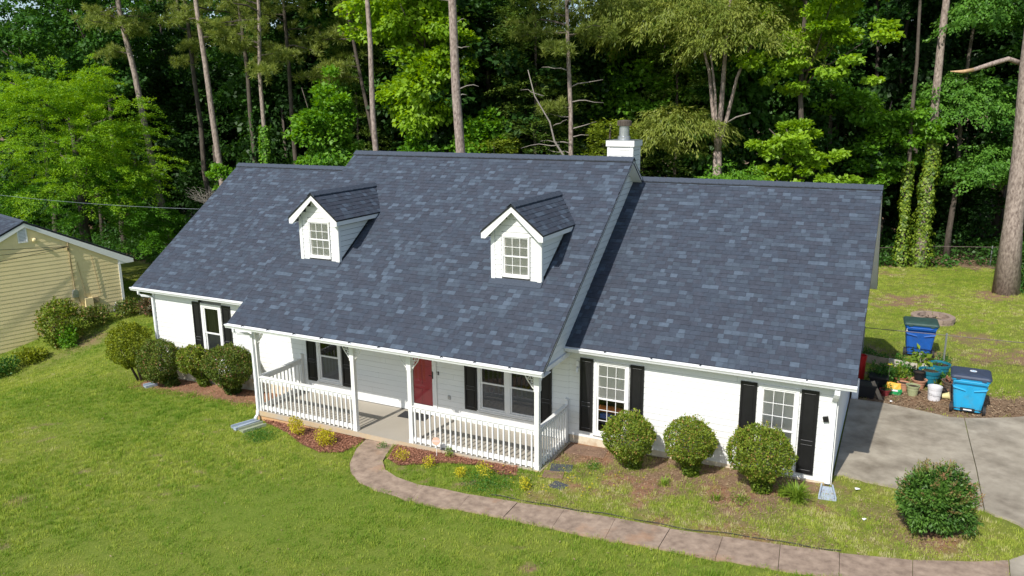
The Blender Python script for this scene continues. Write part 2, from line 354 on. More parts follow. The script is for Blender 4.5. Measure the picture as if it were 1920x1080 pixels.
def ground_mat():
    m = bpy.data.materials.new('lawn soil'); t, N, L = nodes_of(m); b = N['Principled BSDF']; b.inputs['Roughness'].default_value = .95; b.inputs['Specular IOR Level'].default_value = .15
    at = N.new('ShaderNodeAttribute'); at.attribute_name = 'zone'; sp = N.new('ShaderNodeSeparateColor'); L.new(at.outputs['Color'], sp.inputs[0])
    tc = N.new('ShaderNodeTexCoord')
    def noise(s, d=6, r=.6):
        n = N.new('ShaderNodeTexNoise'); n.inputs['Scale'].default_value = s; n.inputs['Detail'].default_value = d; n.inputs['Roughness'].default_value = r; L.new(tc.outputs['Object'], n.inputs['Vector']); return n
    nf = noise(22, 8, .7); ng = noise(5)
    g1 = ramp(N, [(.25, (.09, .14, .018)), (.75, (.21, .27, .035))]); L.new(nf.outputs[0], g1.inputs[0])
    g2 = ramp(N, [(.25, (.13, .16, .022)), (.75, (.28, .28, .06))]); L.new(nf.outputs[0], g2.inputs[0])
    mg = N.new('ShaderNodeMix'); mg.data_type = 'RGBA'; L.new(sp.outputs[1], mg.inputs[0]); L.new(g1.outputs[0], mg.inputs[6]); L.new(g2.outputs[0], mg.inputs[7])
    e1 = ramp(N, [(.25, (.12, .075, .045)), (.75, (.33, .235, .15))]); L.new(nf.outputs[0], e1.inputs[0])
    e2 = ramp(N, [(.25, (.20, .095, .05)), (.75, (.40, .23, .14))]); L.new(ng.outputs[0], e2.inputs[0])
    me = N.new('ShaderNodeMix'); me.data_type = 'RGBA'; L.new(sp.outputs[2], me.inputs[0]); L.new(e1.outputs[0], me.inputs[6]); L.new(e2.outputs[0], me.inputs[7])
    # share of bare earth: 1-density sharpened with noise
    sub = N.new('ShaderNodeMath'); sub.operation = 'SUBTRACT'; sub.inputs[0].default_value = 1; L.new(sp.outputs[0], sub.inputs[1])
    ad = N.new('ShaderNodeMath'); ad.operation = 'ADD'; L.new(sub.outputs[0], ad.inputs[0]); L.new(nf.outputs[0], ad.inputs[1])
    mr = N.new('ShaderNodeMapRange'); mr.inputs[1].default_value = .55; mr.inputs[2].default_value = 1.1; L.new(ad.outputs[0], mr.inputs[0])
    mx = N.new('ShaderNodeMix'); mx.data_type = 'RGBA'; L.new(mr.outputs[0], mx.inputs[0]); L.new(mg.outputs[2], mx.inputs[6]); L.new(me.outputs[2], mx.inputs[7])
    L.new(mx.outputs[2], b.inputs['Base Color'])
    bp = N.new('ShaderNodeBump'); bp.inputs['Strength'].default_value = .8; bp.inputs['Distance'].default_value = .03; nb = noise(45, 6, .7); L.new(nb.outputs[0], bp.inputs['Height']); L.new(bp.outputs[0], b.inputs['Normal'])
    return m
ground = build_ground()

# paved surfaces
def slab_mesh(poly, top=.03, th=.14):
    area = sum(poly[i][0]*poly[(i+1) % len(poly)][1]-poly[(i+1) % len(poly)][0]*poly[i][1] for i in range(len(poly)))
    if area < 0: poly = poly[::-1]
    m = MB(); n = len(poly)
    z = [.03*min(x, 14)+.03 for x, y in poly]
    vs = [(x, y, zz+top-th) for (x, y), zz in zip(poly, z)]+[(x, y, zz+top) for (x, y), zz in zip(poly, z)]
    m.add(vs, [tuple(range(n, 2*n))]+[(i, (i+1) % n, (i+1) % n+n, i+n) for i in range(n)])
    return m
walk = empty('walkway', (0, -3.8, 0)); tag(walk, kind='structure')
jx_in = [-99, -4.12, -2.86, -1.67, -.57, .60, 1.79, 2.86, 3.97, 5.06, 6.34, 99]
jx_out = [-99, -4.01, -2.78, -1.66, -.51, .68, 1.78, 2.90, 4.06, 5.12, 6.34, 99]
def cut(line, a, b):
    xs = [p[0] for p in line]; ys = [p[1] for p in line]
    i0 = 3
    def yat(x): return float(np.interp(x, xs[i0:], ys[i0:]))
    pts = [p for p in line if a < p[0] < b] if a > -50 else [p for i, p in enumerate(line) if p[0] < b]
    if a > -50: pts = [(a+.005, yat(a))]+pts
    if b < 50: pts = pts+[(b-.005, yat(b))]
    return pts
for k in range(len(jx_in)-1):
    poly = cut(walk_in, jx_in[k], jx_in[k+1])+cut(walk_out, jx_out[k], jx_out[k+1])[::-1]
    poly = [(x, y+.03*(vnoise(x, y, 1.7, 77)-.5)*2) for x, y in poly]
    slab_mesh(poly, .028+.006*(k % 3)).build('slab', 'slab', walk)
drive = empty('driveway', (8, 1, .27)); tag(drive, kind='structure')
slab_mesh(drive_pts_A, .03).build('slab', 'concrete', drive); slab_mesh(drive_pts_B, .034).build('slab', 'concrete', drive)

# ------------------------------------------------------------------ house
rng = np.random.default_rng(11)
random.seed(4)
SL = .705                       # roof slope
zM = lambda y: 4.352+SL*y       # middle block roof
zW = lambda y: 2.948+.71*y      # wings
YE, YRW, YEM, YRM = -.265, 5.116, -2.294, 4.094
XL0, XM0, XM1, XR1 = -18.27, -11.67, -1.64, 4.99
GX0, GX1 = -11.36, -1.95        # gable walls of the middle block
house = empty('house', (-6.5, 0, -.2), 'white single storey house with dark slate roof, two dormers and a railed porch', 'house')

def wall_front(x0, x1, z0, z1, y, th, opens, parent, name='wall'):
    xs = sorted({x0, x1, *[o[0] for o in opens], *[o[1] for o in opens]}); xs = [x for x in xs if x0 <= x <= x1]
    m = MB()
    for a, b in zip(xs[:-1], xs[1:]):
        holes = sorted([(o[2], o[3]) for o in opens if o[0] <= a+1e-6 and o[1] >= b-1e-6]); z = z0
        for h0, h1 in holes:
            if h0 > z: m.box((a, y, z), (b, y+th, h0))
            z = h1
        if z < z1: m.box((a, y, z), (b, y+th, z1))
    m.build(name, 'lapshadepale', parent)
def boards_front(x0, x1, z0, z1, y, expo, opens, parent, maxlen=3.66, zshift=0):
    """lap boards facing -y; each board a part. x0/x1 may be functions of z"""
    z = z0; row = 0
    while z < z1-.02:
        za, zb = z, min(z+expo, z1); zm = (za+zb)/2
        a = x0(zm) if callable(x0) else x0; b = x1(zm) if callable(x1) else x1
        segs = [(a, b)]
        for o in opens:
            if o[2] < zb-.03 and o[3] > za+.03:
                ns = []
                for s in segs:
                    if o[0] > s[0]: ns.append((s[0], min(s[1], o[0])))
                    if o[1] < s[1]: ns.append((max(s[0], o[1]), s[1]))
                segs = [s for s in ns if s[1]-s[0] > .02]
        fin = []
        for s in segs:
            p = s[0]; first = 1.2+(row*1.37) % 2.4
            cuts = []
            q = math.floor((s[0])/maxlen)*maxlen+(row*1.31) % maxlen
            while q < s[1]-.3:
                if q > s[0]+.3: cuts.append(q)
                q += maxlen
            e = [s[0]]+cuts+[s[1]]; fin += list(zip(e[:-1], e[1:]))
        for sa, sb in fin:
            g = .0015
            m = MB(); m.hexa([(sa+g, y-.0175, za), (sb-g, y-.0175, za), (sb-g, y+.001, za), (sa+g, y+.001, za), (sa+g, y-.006, zb-.009), (sb-g, y-.006, zb-.009), (sb-g, y+.001, zb-.009), (sa+g, y+.001, zb-.009)])
            m.build('siding_board', 'siding', parent)
        z += expo; row += 1
def boards_side(y0, y1, z0, z1, x, expo, parent, sign=1, name='siding_board', m_='siding', joined=False):
    """lap boards facing +x (sign=1); y0,y1 functions of z allowed"""
    z = z0; J = MB()
    while z < z1-.02:
        za, zb = z, min(z+expo, z1)
        f0 = (lambda q: y0(q) if callable(y0) else y0); f1 = (lambda q: y1(q) if callable(y1) else y1)
        a0, a1, b0, b1 = f0(za), f1(za), f0(zb), f1(zb)
        z += expo
        if a1-a0 < .03: continue
        if b1-b0 < .0: b0 = b1 = (b0+b1)/2
        xo, xi, xt = x+.022*sign, x-.002*sign, x+.012*sign
        zb -= .013; vs = [(xo, a0, za), (xo, a1, za), (xi, a1, za), (xi, a0, za), (xt, b0, zb), (xt, b1, zb), (xi, b1, zb), (xi, b0, zb)]
        if joined: J.hexa(vs)
        else: MB().hexa(vs).build(name, m_, parent)
    if joined: return J

# openings in the front wall: (x0,x1,z0,z1)
OP = [(-15.30,-14.38,.40,2.40), (-10.41,-9.47,.42,2.10), (-7.0,-6.04,.10,2.16), (-4.67,-2.80,.42,2.10), (-1.21,-.28,.36,2.38), (2.90,3.81,.26,2.38)]
wall_front(-17.62, 4.62, -.02, 2.68, .0, .14, [(o[0]+.03, o[1]-.03, o[2]+.03, o[3]-.03) for o in OP], house)
MB().box((-17.6, .02, -1.1), (4.6, .14, -.021)).box((4.5, .14, -.6), (4.6, 10.2, -.021)).box((-17.6, .14, -1.1), (-17.5, 10.2, -.021)).build('footing_wall', 'brick', house)
MB().box((-1.9, -.012, -.25), (4.58, .019, .205)).build('foundation', 'brick', house)
MB().box((-17.58, -.012, -1.1), (-11.1, .019, .02)).build('foundation', 'brick', house)
EX = .165
boards_front(-17.60, -11.0, .02, 2.63, 0, EX, OP, house)
boards_front(-11.0, -1.93, .02, 2.63, 0, EX, OP, house)
boards_front(-1.93, 4.60, .205, 2.63, 0, EX, OP, house)
# other walls (side, back) so that the house is whole
for x, s in ((4.60, 1), (-17.60, -1)):
    xi = x-.14*s
    pr = [(x, 0.14, 0), (x, 10.23, 0), (x, 10.23, zW(0)-.1), (x, YRW, zW(YRW)-.12), (x, 0.14, zW(0)-.1)]
    MB().prism(pr, (xi-x, 0, 0)).build('wall', 'siding', house)
    lo = lambda z: max(0.0, (z-2.85)/.71); hi = lambda z: min(10.23, 2*YRW-(z-2.85)/.71)
    boards_side(lo, hi, .03, zW(YRW)-.16, x, EX, house, s, joined=True).build('side_siding', 'siding', house, kind='stuff')
MB().box((-17.46, 10.09, 0), (4.46, 10.23, 2.75)).build('wall', 'siding', house)
# gable walls of the raised middle block
for x, s in ((GX1, 1), (GX0, -1)):
    pr = [(x, 0.15, 2.3), (x, 10.1, 2.3), (x, 2*YRM-.1, zM(.1)-.12), (x, YRM, zM(YRM)-.14), (x, .15, zM(.15)-.12)]
    MB().prism(pr, (-.1*s, 0, 0)).build('wall', 'lapshade', house)
    MB().prism([(x, -2.02, 2.56), (x, .15, 2.56), (x, .15, zM(.15)-.12), (x, -2.02, zM(-2.02)-.12)], (-.08*s, 0, 0)).build('wall', 'lapshade', house)
    lo = lambda z: max(-2.03, (z+.10-4.352)/SL); hi = lambda z: 2*YRM-(z+.1-4.352)/SL
    boards_side(lo, hi, 2.56, zM(YRM)-.15, x, EX, house, s)
# corner boards
for x in (-17.64, 4.55): MB().box((x, -.03, -.02), (x+.1, -.0175, 2.63)).build('corner_board', 'trim', house)
MB().box((4.604, -.03, -.02), (4.625, .07, 2.63)).build('corner_board', 'trim', house)

# ---- roof
roof = MB()
def roof_solid(m, x0, x1, ye, yr, zf, th=.10):
    yb = 2*yr-ye
    pr = [(x0, ye, zf(ye)), (x0, yr, zf(yr)), (x0, yb, zf(ye)), (x0, yb-.02, zf(ye)-th), (x0, yr, zf(yr)-th), (x0, ye+.02, zf(ye)-th)]
    m.prism(pr, (x1-x0, 0, 0))
roof_solid(roof, XL0, GX0, YE, YRW, lambda y: zW(y)-.012)
roof_solid(roof, XM0, XM1, YEM, YRM, lambda y: zM(y)-.012)
roof_solid(roof, GX1, XR1, YE, YRW, lambda y: zW(y)-.012)
roof_o = roof.build('roof', 'deck', house)

SH = []   # every shingle: (8 verts, tint, size in the photo)
def tone(r):
    q = r.random()
    if q < .11: b = (.084, .110, .148); k = .86+.22*r.random()
    elif q < .30: b = (.064, .082, .110); k = .9+.2*r.random()
    elif q < .62: b = (.053, .066, .091); k = .93+.14*r.random()
    else: b = (.053, .062, .084); k = .9+.16*r.random()
    return tuple(c*k/.85 for c in b)
def shingle_plane(O, U, V, Nn, Lu, Lv, expo=.142, clip=None, seed=0, vis=True):
    """O eave corner, U along the eave, V up the slope, Nn normal"""
    r = random.Random(seed); O, U, V, Nn = map(Vector, (O, U, V, Nn))
    out = []; nrow = int(math.ceil(Lv/expo))
    for i in range(nrow):
        v0 = i*expo; v1 = min(v0+expo+.02, Lv); u = -r.random()*.2
        last = None
        while u < Lu:
            wd = r.choice([.12, .15, .17, .19, .21, .23, .26]); a = max(u, 0); b = min(u+wd, Lu); u += wd
            if b-a < .02: continue
            if clip and clip((a+b)/2, v0+expo/2): continue
            thick = r.random() < .45
            t0 = .0135 if thick else .0075
            t0 += r.random()*.002; t1 = .002
            def P(uu, vv, h): return O+U*uu+V*vv+Nn*h
            g = .0015
            vs = [P(a+g, v0, -.012), P(b-g, v0, -.012), P(b-g, v1, -.012), P(a+g, v1, -.012), P(a+g, v0, t0), P(b-g, v0, t0), P(b-g, v1, t1), P(a+g, v1, t1)]
            t = tone(r)
            if last is not None and r.random() < .05: t = last
            last = t
            c = P((a+b)/2, v0+expo/2, 0); d = (Vector(CAM)-c); dl = d.length; d.normalize()
            out.append((vs, t, (b-a)*expo*max(d.dot(Nn), 0)/dl**2*(1 if vis else 0)))
    return out
def nrm(v): v = Vector(v); v.normalize(); return v
def add_roof(x0, x1, ye, yr, zf, sl, seed, clip=None, clipb=None):
    V = nrm((0, 1, sl)); Nn = nrm((0, -sl, 1)); Lv = (yr-ye)*math.sqrt(1+sl*sl)
    SH.extend(shingle_plane((x0, ye-.02, zf(ye)-.02*sl), (1, 0, 0), V, Nn, x1-x0, Lv, clip=clip, seed=seed))
    yb = 2*yr-ye; Vb = nrm((0, -1, sl)); Nb = nrm((0, sl, 1))
    SH.extend(shingle_plane((x1, yb+.02, zf(ye)-.02*sl), (-1, 0, 0), Vb, Nb, x1-x0, Lv, clip=clipb, seed=seed+50, vis=False))
D = [(-9.955, -10.67, -9.25), (-3.42, -4.14, -2.70)]      # dormers: ridge x, wall x0, x1
cs = math.sqrt(1+SL*SL)
def clipM(u, v):
    x = XM0+u; y = YEM-.02+v/cs
    for c, a, b in D:
        if a+.02 < x < b-.02 and -.05 < y < 1.6: return True
    return False
add_roof(XL0, GX0, YE, YRW, zW, .71, 1)
add_roof(XM0, XM1, YEM, YRM, zM, SL, 2, clip=clipM)
add_roof(GX1+.02, XR1, YE, YRW, zW, .71, 3)

# ---- dormers
DSL = .81; DZE = 5.60; DYF = -.36; DYW = -.10; DZA = 6.33
def ridge_line(m, x0, x1, y, z, sl, wd=.15, step=.2):
    x = x0; k = 0
    n = int((x1-x0)/step)+1; st = (x1-x0)/n
    for k in range(n):
        a = x0+k*st; b = a+st+.012
        if k == n-1: b = x1
        h = .058+.004*(k % 2)
        for s in (-1, 1):
            o = [(a, y, z+h+.012), (b, y, z+h+.003), (b, y+s*wd, z+h+.003-sl*wd), (a, y+s*wd, z+h+.012-sl*wd)]
            i = [(p[0], p[1], p[2]-.026) for p in o]
            m.hexa((i+o) if s < 0 else (i[::-1]+o[::-1]))
rc = MB(); ridge_line(rc, XL0-.01, XM0+.1, YRW, zW(YRW), .71); rc.build('ridge_cap', 'ridge', roof_o, kind='stuff')
rc = MB(); ridge_line(rc, XM0-.01, XM1+.01, YRM, zM(YRM), SL); rc.build('ridge_cap', 'ridge', roof_o, kind='stuff')
rc = MB(); ridge_line(rc, GX1+.03, XR1+.01, YRW, zW(YRW), .71); rc.build('ridge_cap', 'ridge', roof_o, kind='stuff')
# ridge vents under the caps
v = MB()
for x0, x1, y, z, sl in ((XL0+.1, XM0, YRW, zW(YRW), .71), (XM0+.1, XM1-.1, YRM, zM(YRM), SL), (GX1+.1, XR1-.1, YRW, zW(YRW), .71)):
    for s in (-1, 1): v.prism([(x0, y, z+.044), (x0, y+s*.146, z+.044-sl*.146), (x0, y+s*.146, z-sl*.146-.004), (x0, y, z-.004)], (x1-x0, 0, 0))
v.build('ridge_vent', 'flash', roof_o)

def window(parent, x0, x1, z0, z1, y, cols, rowsU, rowsL, back='blind', backL=None, case=.07, sashw=.045, depth=.03, name='window', mull=None):
    """double hung window facing -y set in the wall plane y. Casing is the part; sash, pane, blind are sub-parts"""
    m = MB()
    m.box((x0, y-.035, z0), (x0+case, y+.05, z1)).box((x1-case, y-.035, z0), (x1, y+.05, z1)).box((x0+case, y-.035, z1-case), (x1-case, y+.05, z1)).box((x0+case, y-.035, z0), (x1-case, y+.05, z0+case*.7))
    m.box((x0-.03, y-.055, z0-.035), (x1+.03, y+.02, z0-.002))
    win = m.build(name, 'trim', parent)
    units = [(x0+case, x1-case)] if mull is None else [(x0+case, mull-.07), (mull+.07, x1-case)]
    if mull is not None: MB().box((mull-.07, y-.03, z0+case*.7), (mull+.07, y+.05, z1-case)).build('mullion', 'trim', win)
    MB().box((x0+.03, y+.30, z0+.03), (x1-.03, y+.32, z1-.03)).box((x0+.0, y+.05, z0-.02), (x0+.03, y+.32, z1)).box((x1-.03, y+.05, z0-.02), (x1, y+.32, z1)).box((x0+.03, y+.05, z0-.02), (x1-.03, y+.32, z0+.03)).box((x0+.03, y+.05, z1-.03), (x1-.03, y+.32, z1)).build('window_recess', 'dark', win)
    for a, b in units:
        zb, zt = z0+case*.7, z1-case; zm = (zb+zt)/2
        for (s0, s1, yy, rows, bk) in ((zm-.02, zt, y+.0, rowsU, back), (zb, zm+.02, y+.018, rowsL, backL or back)):
            f = MB(); w_ = sashw
            f.box((a, yy-.016, s0), (a+w_, yy+.016, s1)).box((b-w_, yy-.016, s0), (b, yy+.016, s1)).box((a+w_, yy-.016, s1-w_), (b-w_, yy+.016, s1)).box((a+w_, yy-.016, s0), (b-w_, yy+.016, s0+w_))
            f.build('sash', 'trim', win)
            ia, ib, ja, jb = a+w_, b-w_, s0+w_, s1-w_; t = .014
            for c in range(1, cols):
                x = ia+(ib-ia)*c/cols; MB().box((x-t/2, yy-.010, ja), (x+t/2, yy+.008, jb)).build('muntin', 'trim', win)
            for r_ in range(1, rows):
                z = ja+(jb-ja)*r_/rows; MB().box((ia, yy-.011, z-t/2), (ib, yy+.007, z+t/2)).build('muntin', 'trim', win)
            for c in range(cols):
                for r_ in range(rows):
                    xa = ia+(ib-ia)*c/cols+t/2; xb = ia+(ib-ia)*(c+1)/cols-t/2; za = ja+(jb-ja)*r_/rows+t/2; zb2 = ja+(jb-ja)*(r_+1)/rows-t/2
                    rt = (random.random()-.5)*.003
                    MB().add([(xa, yy+rt, za), (xb, yy-rt, za), (xb, yy-rt, zb2), (xa, yy+rt, zb2)], [(0, 1, 2, 3)]).build('pane', 'glass', win)
            if bk == 'blind':
                bl = MB(); n = int((s1-s0)/.05)
                for k in range(n): z = s0+k*.05; bl.hexa([(a+.02, yy+.022, z), (b-.02, yy+.022, z), (b-.02, yy+.034, z+.003), (a+.02, yy+.034, z+.003), (a+.02, yy+.027, z+.048), (b-.02, yy+.027, z+.048), (b-.02, yy+.038, z+.05), (a+.02, yy+.038, z+.05)])
                bl.build('blind', 'blind', win, kind='stuff')
            elif bk == 'screen':
                MB().box((a+.02, yy+.03, s0), (b-.02, yy+.036, s1)).build('screen', 'blinddk', win)
            elif bk == 'curtain':
                cv = []; n = 24
                for k in range(n+1):
                    x = a+.02+(b-a-.04)*k/n; cv.append((x, yy+.10+.02*math.sin(k*1.9)))
                cm = MB()
                for k in range(n): cm.add([(cv[k][0], cv[k][1], s0), (cv[k+1][0], cv[k+1][1], s0), (cv[k+1][0], cv[k+1][1], s1), (cv[k][0], cv[k][1], s1)], [(0, 1, 2, 3)])
                cm.build('curtain', 'curtain', win)
    return win

for di, (cx, xa, xb) in enumerate(D):
    dm = MB()
    # front wall with window hole, side walls as triangular prisms
    wx0, wx1, wz0, wz1 = cx-.40, cx+.40, 4.37, 5.48
    for a, b, c, d in ((xa, wx0, 4.15, DZE), (wx1, xb, 4.15, DZE), (wx0, wx1, 4.15, wz0+.03), (wx0, wx1, wz1-.03, DZE)): dm.box((a, DYW, c), (b, DYW+.1, d))
    dm.prism([(xa, DYW, DZE), (xb, DYW, DZE), (cx, DYW, DZE+DSL*(xb-xa)/2)], (0, .1, 0))
    for x, dx in ((xa, .08), (xb, -.08)): dm.prism([(x, DYW+.1, 4.2), (x, DYW+.1, DZE), (x, (DZE-4.352)/SL+.1, DZE), (x, DYW+.1, zM(DYW+.1)-.06)], (dx, 0, 0))
    do = dm.build('dormer', 'lapshade', house)
    boards_front(xa+.1, wx0-.02, 4.30, DZE, DYW, .13, [], do); boards_front(wx1+.02, xb-.1, 4.30, DZE, DYW, .13, [], do)
    boards_front(lambda z: cx-(DZA-.12-z)/DSL+.02, lambda z: cx+(DZA-.12-z)/DSL-.02, DZE-.02, DZA-.26, DYW-.001, .17, [], do)
    for x, s in ((xb, 1), (xa, -1)):
        boards_side(DYW-.0, lambda z: (z-4.352)/SL+.04, 4.30, DZE-.02, x, .155, do, s)
    for a, b in ((xa-.012, xa+.10), (xb-.10, xb+.012)):
        MB().box((a, DYW-.032, zM(DYW)+.01), (b, DYW-.018, DZE)).build('corner_board', 'trim', do)
    MB().box((xb+.018, DYW-.03, zM(DYW)+.02), (xb+.032, DYW+.07, DZE-.03)).build('corner_board', 'trim', do)
    MB().box((wx0-.1, DYW-.034, wz1), (wx1+.1, DYW-.018, DZE-.03)).build('frieze_board', 'trim', do)
    # window parts as sub-parts of the dormer
    f = MB(); y = DYW
    f.box((wx0, y-.03, wz0), (wx0+.035, y+.04, wz1)).box((wx1-.035, y-.03, wz0), (wx1, y+.04, wz1)).box((wx0+.035, y-.03, wz1-.035), (wx1-.035, y+.04, wz1)).box((wx0+.035, y-.045, wz0), (wx1-.035, y+.04, wz0+.045))
    f.build('window_frame', 'trim', do)
    ia, ib, ja, jb = wx0+.035, wx1-.035, wz0+.045, wz1-.035; zm = (ja+jb)/2
    g = MB()
    for s0, s1, yy in ((zm-.015, jb, y+.0), (ja, zm+.015, y+.015)):
        w_ = .03
        g.box((ia, yy-.01, s0), (ia+w_, yy+.01, s1)).box((ib-w_, yy-.01, s0), (ib, yy+.01, s1)).box((ia+w_, yy-.01, s1-w_), (ib-w_, yy+.01, s1)).box((ia+w_, yy-.01, s0), (ib-w_, yy+.01, s0+w_+.01))
    g.build('sash', 'trim', do)
    for s0, s1, yy in ((zm+.015, jb-.03, y), (ja+.04, zm-.015, y+.015)):
        for c in (1, 2):
            x = ia+.03+(ib-ia-.06)*c/3; MB().box((x-.007, yy-.008, s0), (x+.007, yy+.006, s1)).build('muntin', 'trim', do)
        z = (s0+s1)/2; MB().box((ia+.03, yy-.009, z-.007), (ib-.03, yy+.005, z+.007)).build('muntin', 'trim', do)
        for c in range(3):
            for r_ in range(2):
                xa_ = ia+.03+(ib-ia-.06)*c/3+.009; xb_ = ia+.03+(ib-ia-.06)*(c+1)/3-.009; za_ = s0+(s1-s0)*r_/2+.009; zb_ = s0+(s1-s0)*(r_+1)/2-.009
                MB().add([(xa_, yy, za_), (xb_, yy, za_), (xb_, yy, zb_), (xa_, yy, zb_)], [(0, 1, 2, 3)]).build('pane', 'glass', do)
    bl = MB(); n = 20
    for k in range(n): z = ja+(jb-ja)*k/n; bl.box((ia, y+.03+.003*(k % 2), z), (ib, y+.042, z+(jb-ja)/n-.002))
    bl.build('blind', 'blind', do, kind='stuff')
    # dormer roof: two slabs reaching into the main slope
    ex0, ex1 = cx-.90, cx+.90; ez = DZA-DSL*.90
    dr = MB()
    yr = (DZA-4.352)/SL; ye = (ez-4.352)/SL
    for s in (-1, 1):
        xe = cx+s*.90
        top = [(xe, DYF-.03, ez), (cx, DYF-.03, DZA), (cx, yr+.02, DZA), (xe, ye+.02, ez)]
        bot = [(p[0], p[1], p[2]-.05) for p in top]
        dr.hexa((bot+top) if s < 0 else (bot[::-1]+top[::-1]))
    dr.build('dormer_roof', 'flash', do)
    # trim: rake fascia, side fascia, soffit
    for s in (-1, 1):
        xe = cx+s*.89
        pr = [(cx, DYF-.012, DZA-.03), (xe, DYF-.012, DZA-.03-DSL*.89), (xe, DYF-.012, DZA-.03-DSL*.89-.17), (xe-s*.12, DYF-.012, DZA-.03-DSL*.89-.17+.0), (cx, DYF-.012, DZA-.03-.17)]
        MB().prism(pr if s > 0 else pr[::-1], (0, .03, 0)).build('rake_board', 'trim', do)
        MB().box((min(xe, xe-s*.02), DYF+.02, ez-.17), (max(xe, xe-s*.02), ye-.02, ez-.045)).build('fascia', 'trim', do)
        x0_, x1_ = sorted((xe-s*.02, (xb if s > 0 else xa)-s*.0))
        MB().box((x0_, DYF+.02, ez-.165), (x1_, (ez-.165-4.352)/SL, ez-.15)).build('soffit', 'trim', do)
        pr = [(cx, DYF+.02, DZA-.075), (xe-s*.02, DYF+.02, DZA-.075-DSL*.87), (xe-s*.02, DYF+.02, DZA-.09-DSL*.87), (cx, DYF+.02, DZA-.09)]
        MB().prism(pr if s > 0 else pr[::-1], (0, DYW-DYF-.02, 0)).build('soffit', 'trim', do)
    # shingles on the two slopes
    Vd = nrm((-1, 0, DSL)); Nd = nrm((DSL, 0, 1)); L_ = .90*math.sqrt(1+DSL**2)
    ccs = math.sqrt(1+DSL**2)
    for sh in shingle_plane((ex1+.012, DYF-.02, ez-.01), (0, 1, 0), Vd, Nd, yr-DYF, L_, expo=.145, clip=lambda u, v: (DYF+u) > (ez+v*DSL/ccs-4.352)/SL+.06, seed=70+di): SH.append(sh)
    Vd = nrm((1, 0, DSL)); Nd = nrm((-DSL, 0, 1))
    for sh in shingle_plane((ex0-.012, yr, ez-.01), (0, -1, 0), Vd, Nd, yr-DYF, L_, expo=.145, clip=lambda u, v: (yr-u) > (ez+v*DSL/ccs-4.352)/SL+.06, seed=80+di): SH.append(sh)
    rm = MB(); y_ = DYF-.03; n = 12
    for k in range(n):
        a = y_+(yr-.05-y_)*k/n; b = y_+(yr-.05-y_)*(k+1)/n+.01; h = .05+.004*(k % 2)
        for s in (-1, 1):
            o = [(cx, a, DZA+h+.01), (cx, b, DZA+h), (cx+s*.13, b, DZA+h-DSL*.13), (cx+s*.13, a, DZA+h+.01-DSL*.13)]; i = [(p[0], p[1], p[2]-.03) for p in o]
            rm.hexa((i[::-1]+o[::-1]) if s < 0 else (i+o))
    rm.build('ridge_cap', 'ridge', do, kind='stuff')
    # flashing along the walls and apron below
    MB().prism([(xa-.05, DYW-.16, zM(DYW-.16)+.012), (xb+.05, DYW-.16, zM(DYW-.16)+.012), (xb+.05, DYW-.015, zM(DYW)+.03), (xa-.05, DYW-.015, zM(DYW)+.03)], (0, 0, .01)).build('apron_flashing', 'ridge', do)
    for s, x in ((1, xb+.018), (-1, xa-.018)):
        MB().prism([(x, DYW-.03, zM(DYW-.03)+.012), (x, 1.66, zM(1.66)+.012), (x, 1.66, zM(1.66)+.07), (x, DYW-.03, zM(DYW-.03)+.07)], (.012*s, 0, 0)).build('step_flashing', 'flash', do)

# shingles: the 300 that show largest are parts, the rest one mesh
order = sorted(range(len(SH)), key=lambda i: -SH[i][2]); big = set(order[:300])
rest = MB()
for i, (vs, t, a) in enumerate(SH):
    fs = [(4, 5, 6, 7), (0, 1, 5, 4), (1, 2, 6, 5), (3, 0, 4, 7)]
    if i in big:
        m = MB(); m.ct = t; m.add(vs, fs); m.build('shingle', 'shingle', roof_o)
    else:
        rest.ct = t; rest.add(vs, fs)
rest.build('shingles', 'shingle', roof_o, kind='stuff')
# drip edges, rake boards, fascias and soffits
def rake(x, ye, yr, zf, sl, s, hgt=.15, both=True):
    for k in ((1, -1) if both else (1,)):
        y0, y1 = (ye, yr) if k > 0 else (2*yr-ye, yr)
        pr = [(x, y0, zf(ye)-.018), (x, y1, zf(yr)-.018), (x, y1, zf(yr)-.018-hgt), (x, y0, zf(ye)-.018-hgt*.8)]
        MB().prism(pr, (-.022*s, 0, 0)).build('rake_board', 'trim', roof_o)
        pr = [(x+.006*s, y0, zf(ye)+.002), (x+.006*s, y1, zf(yr)+.002), (x+.006*s, y1, zf(yr)-.022), (x+.006*s, y0, zf(ye)-.022)]
        MB().prism(pr, (-.03*s, 0, 0)).build('drip_edge', 'flash', roof_o)
rake(XL0, YE, YRW, zW, .71, -1); rake(XR1, YE, YRW, zW, .71, 1); rake(XM0, YEM, YRM, zM, SL, -1); rake(XM1, YEM, YRM, zM, SL, 1, .085)
for x0, x1, ye, yr, zf in ((XM1-.02, GX1+.02, YEM, YRM, zM), (XM0+.02, GX0-.02, YEM, YRM, zM), (XR1-.02, 4.62, YE, YRW, zW), (XL0+.02, -17.62, YE, YRW, zW)):
    for k in (1, -1):
        y0 = ye if k > 0 else 2*yr-ye
        MB().prism([(x0, y0, zf(ye)-.125), (x0, yr, zf(yr)-.125), (x0, yr, zf(yr)-.14), (x0, y0, zf(ye)-.14)], (x1-x0, 0, 0)).build('soffit', 'trim', roof_o)
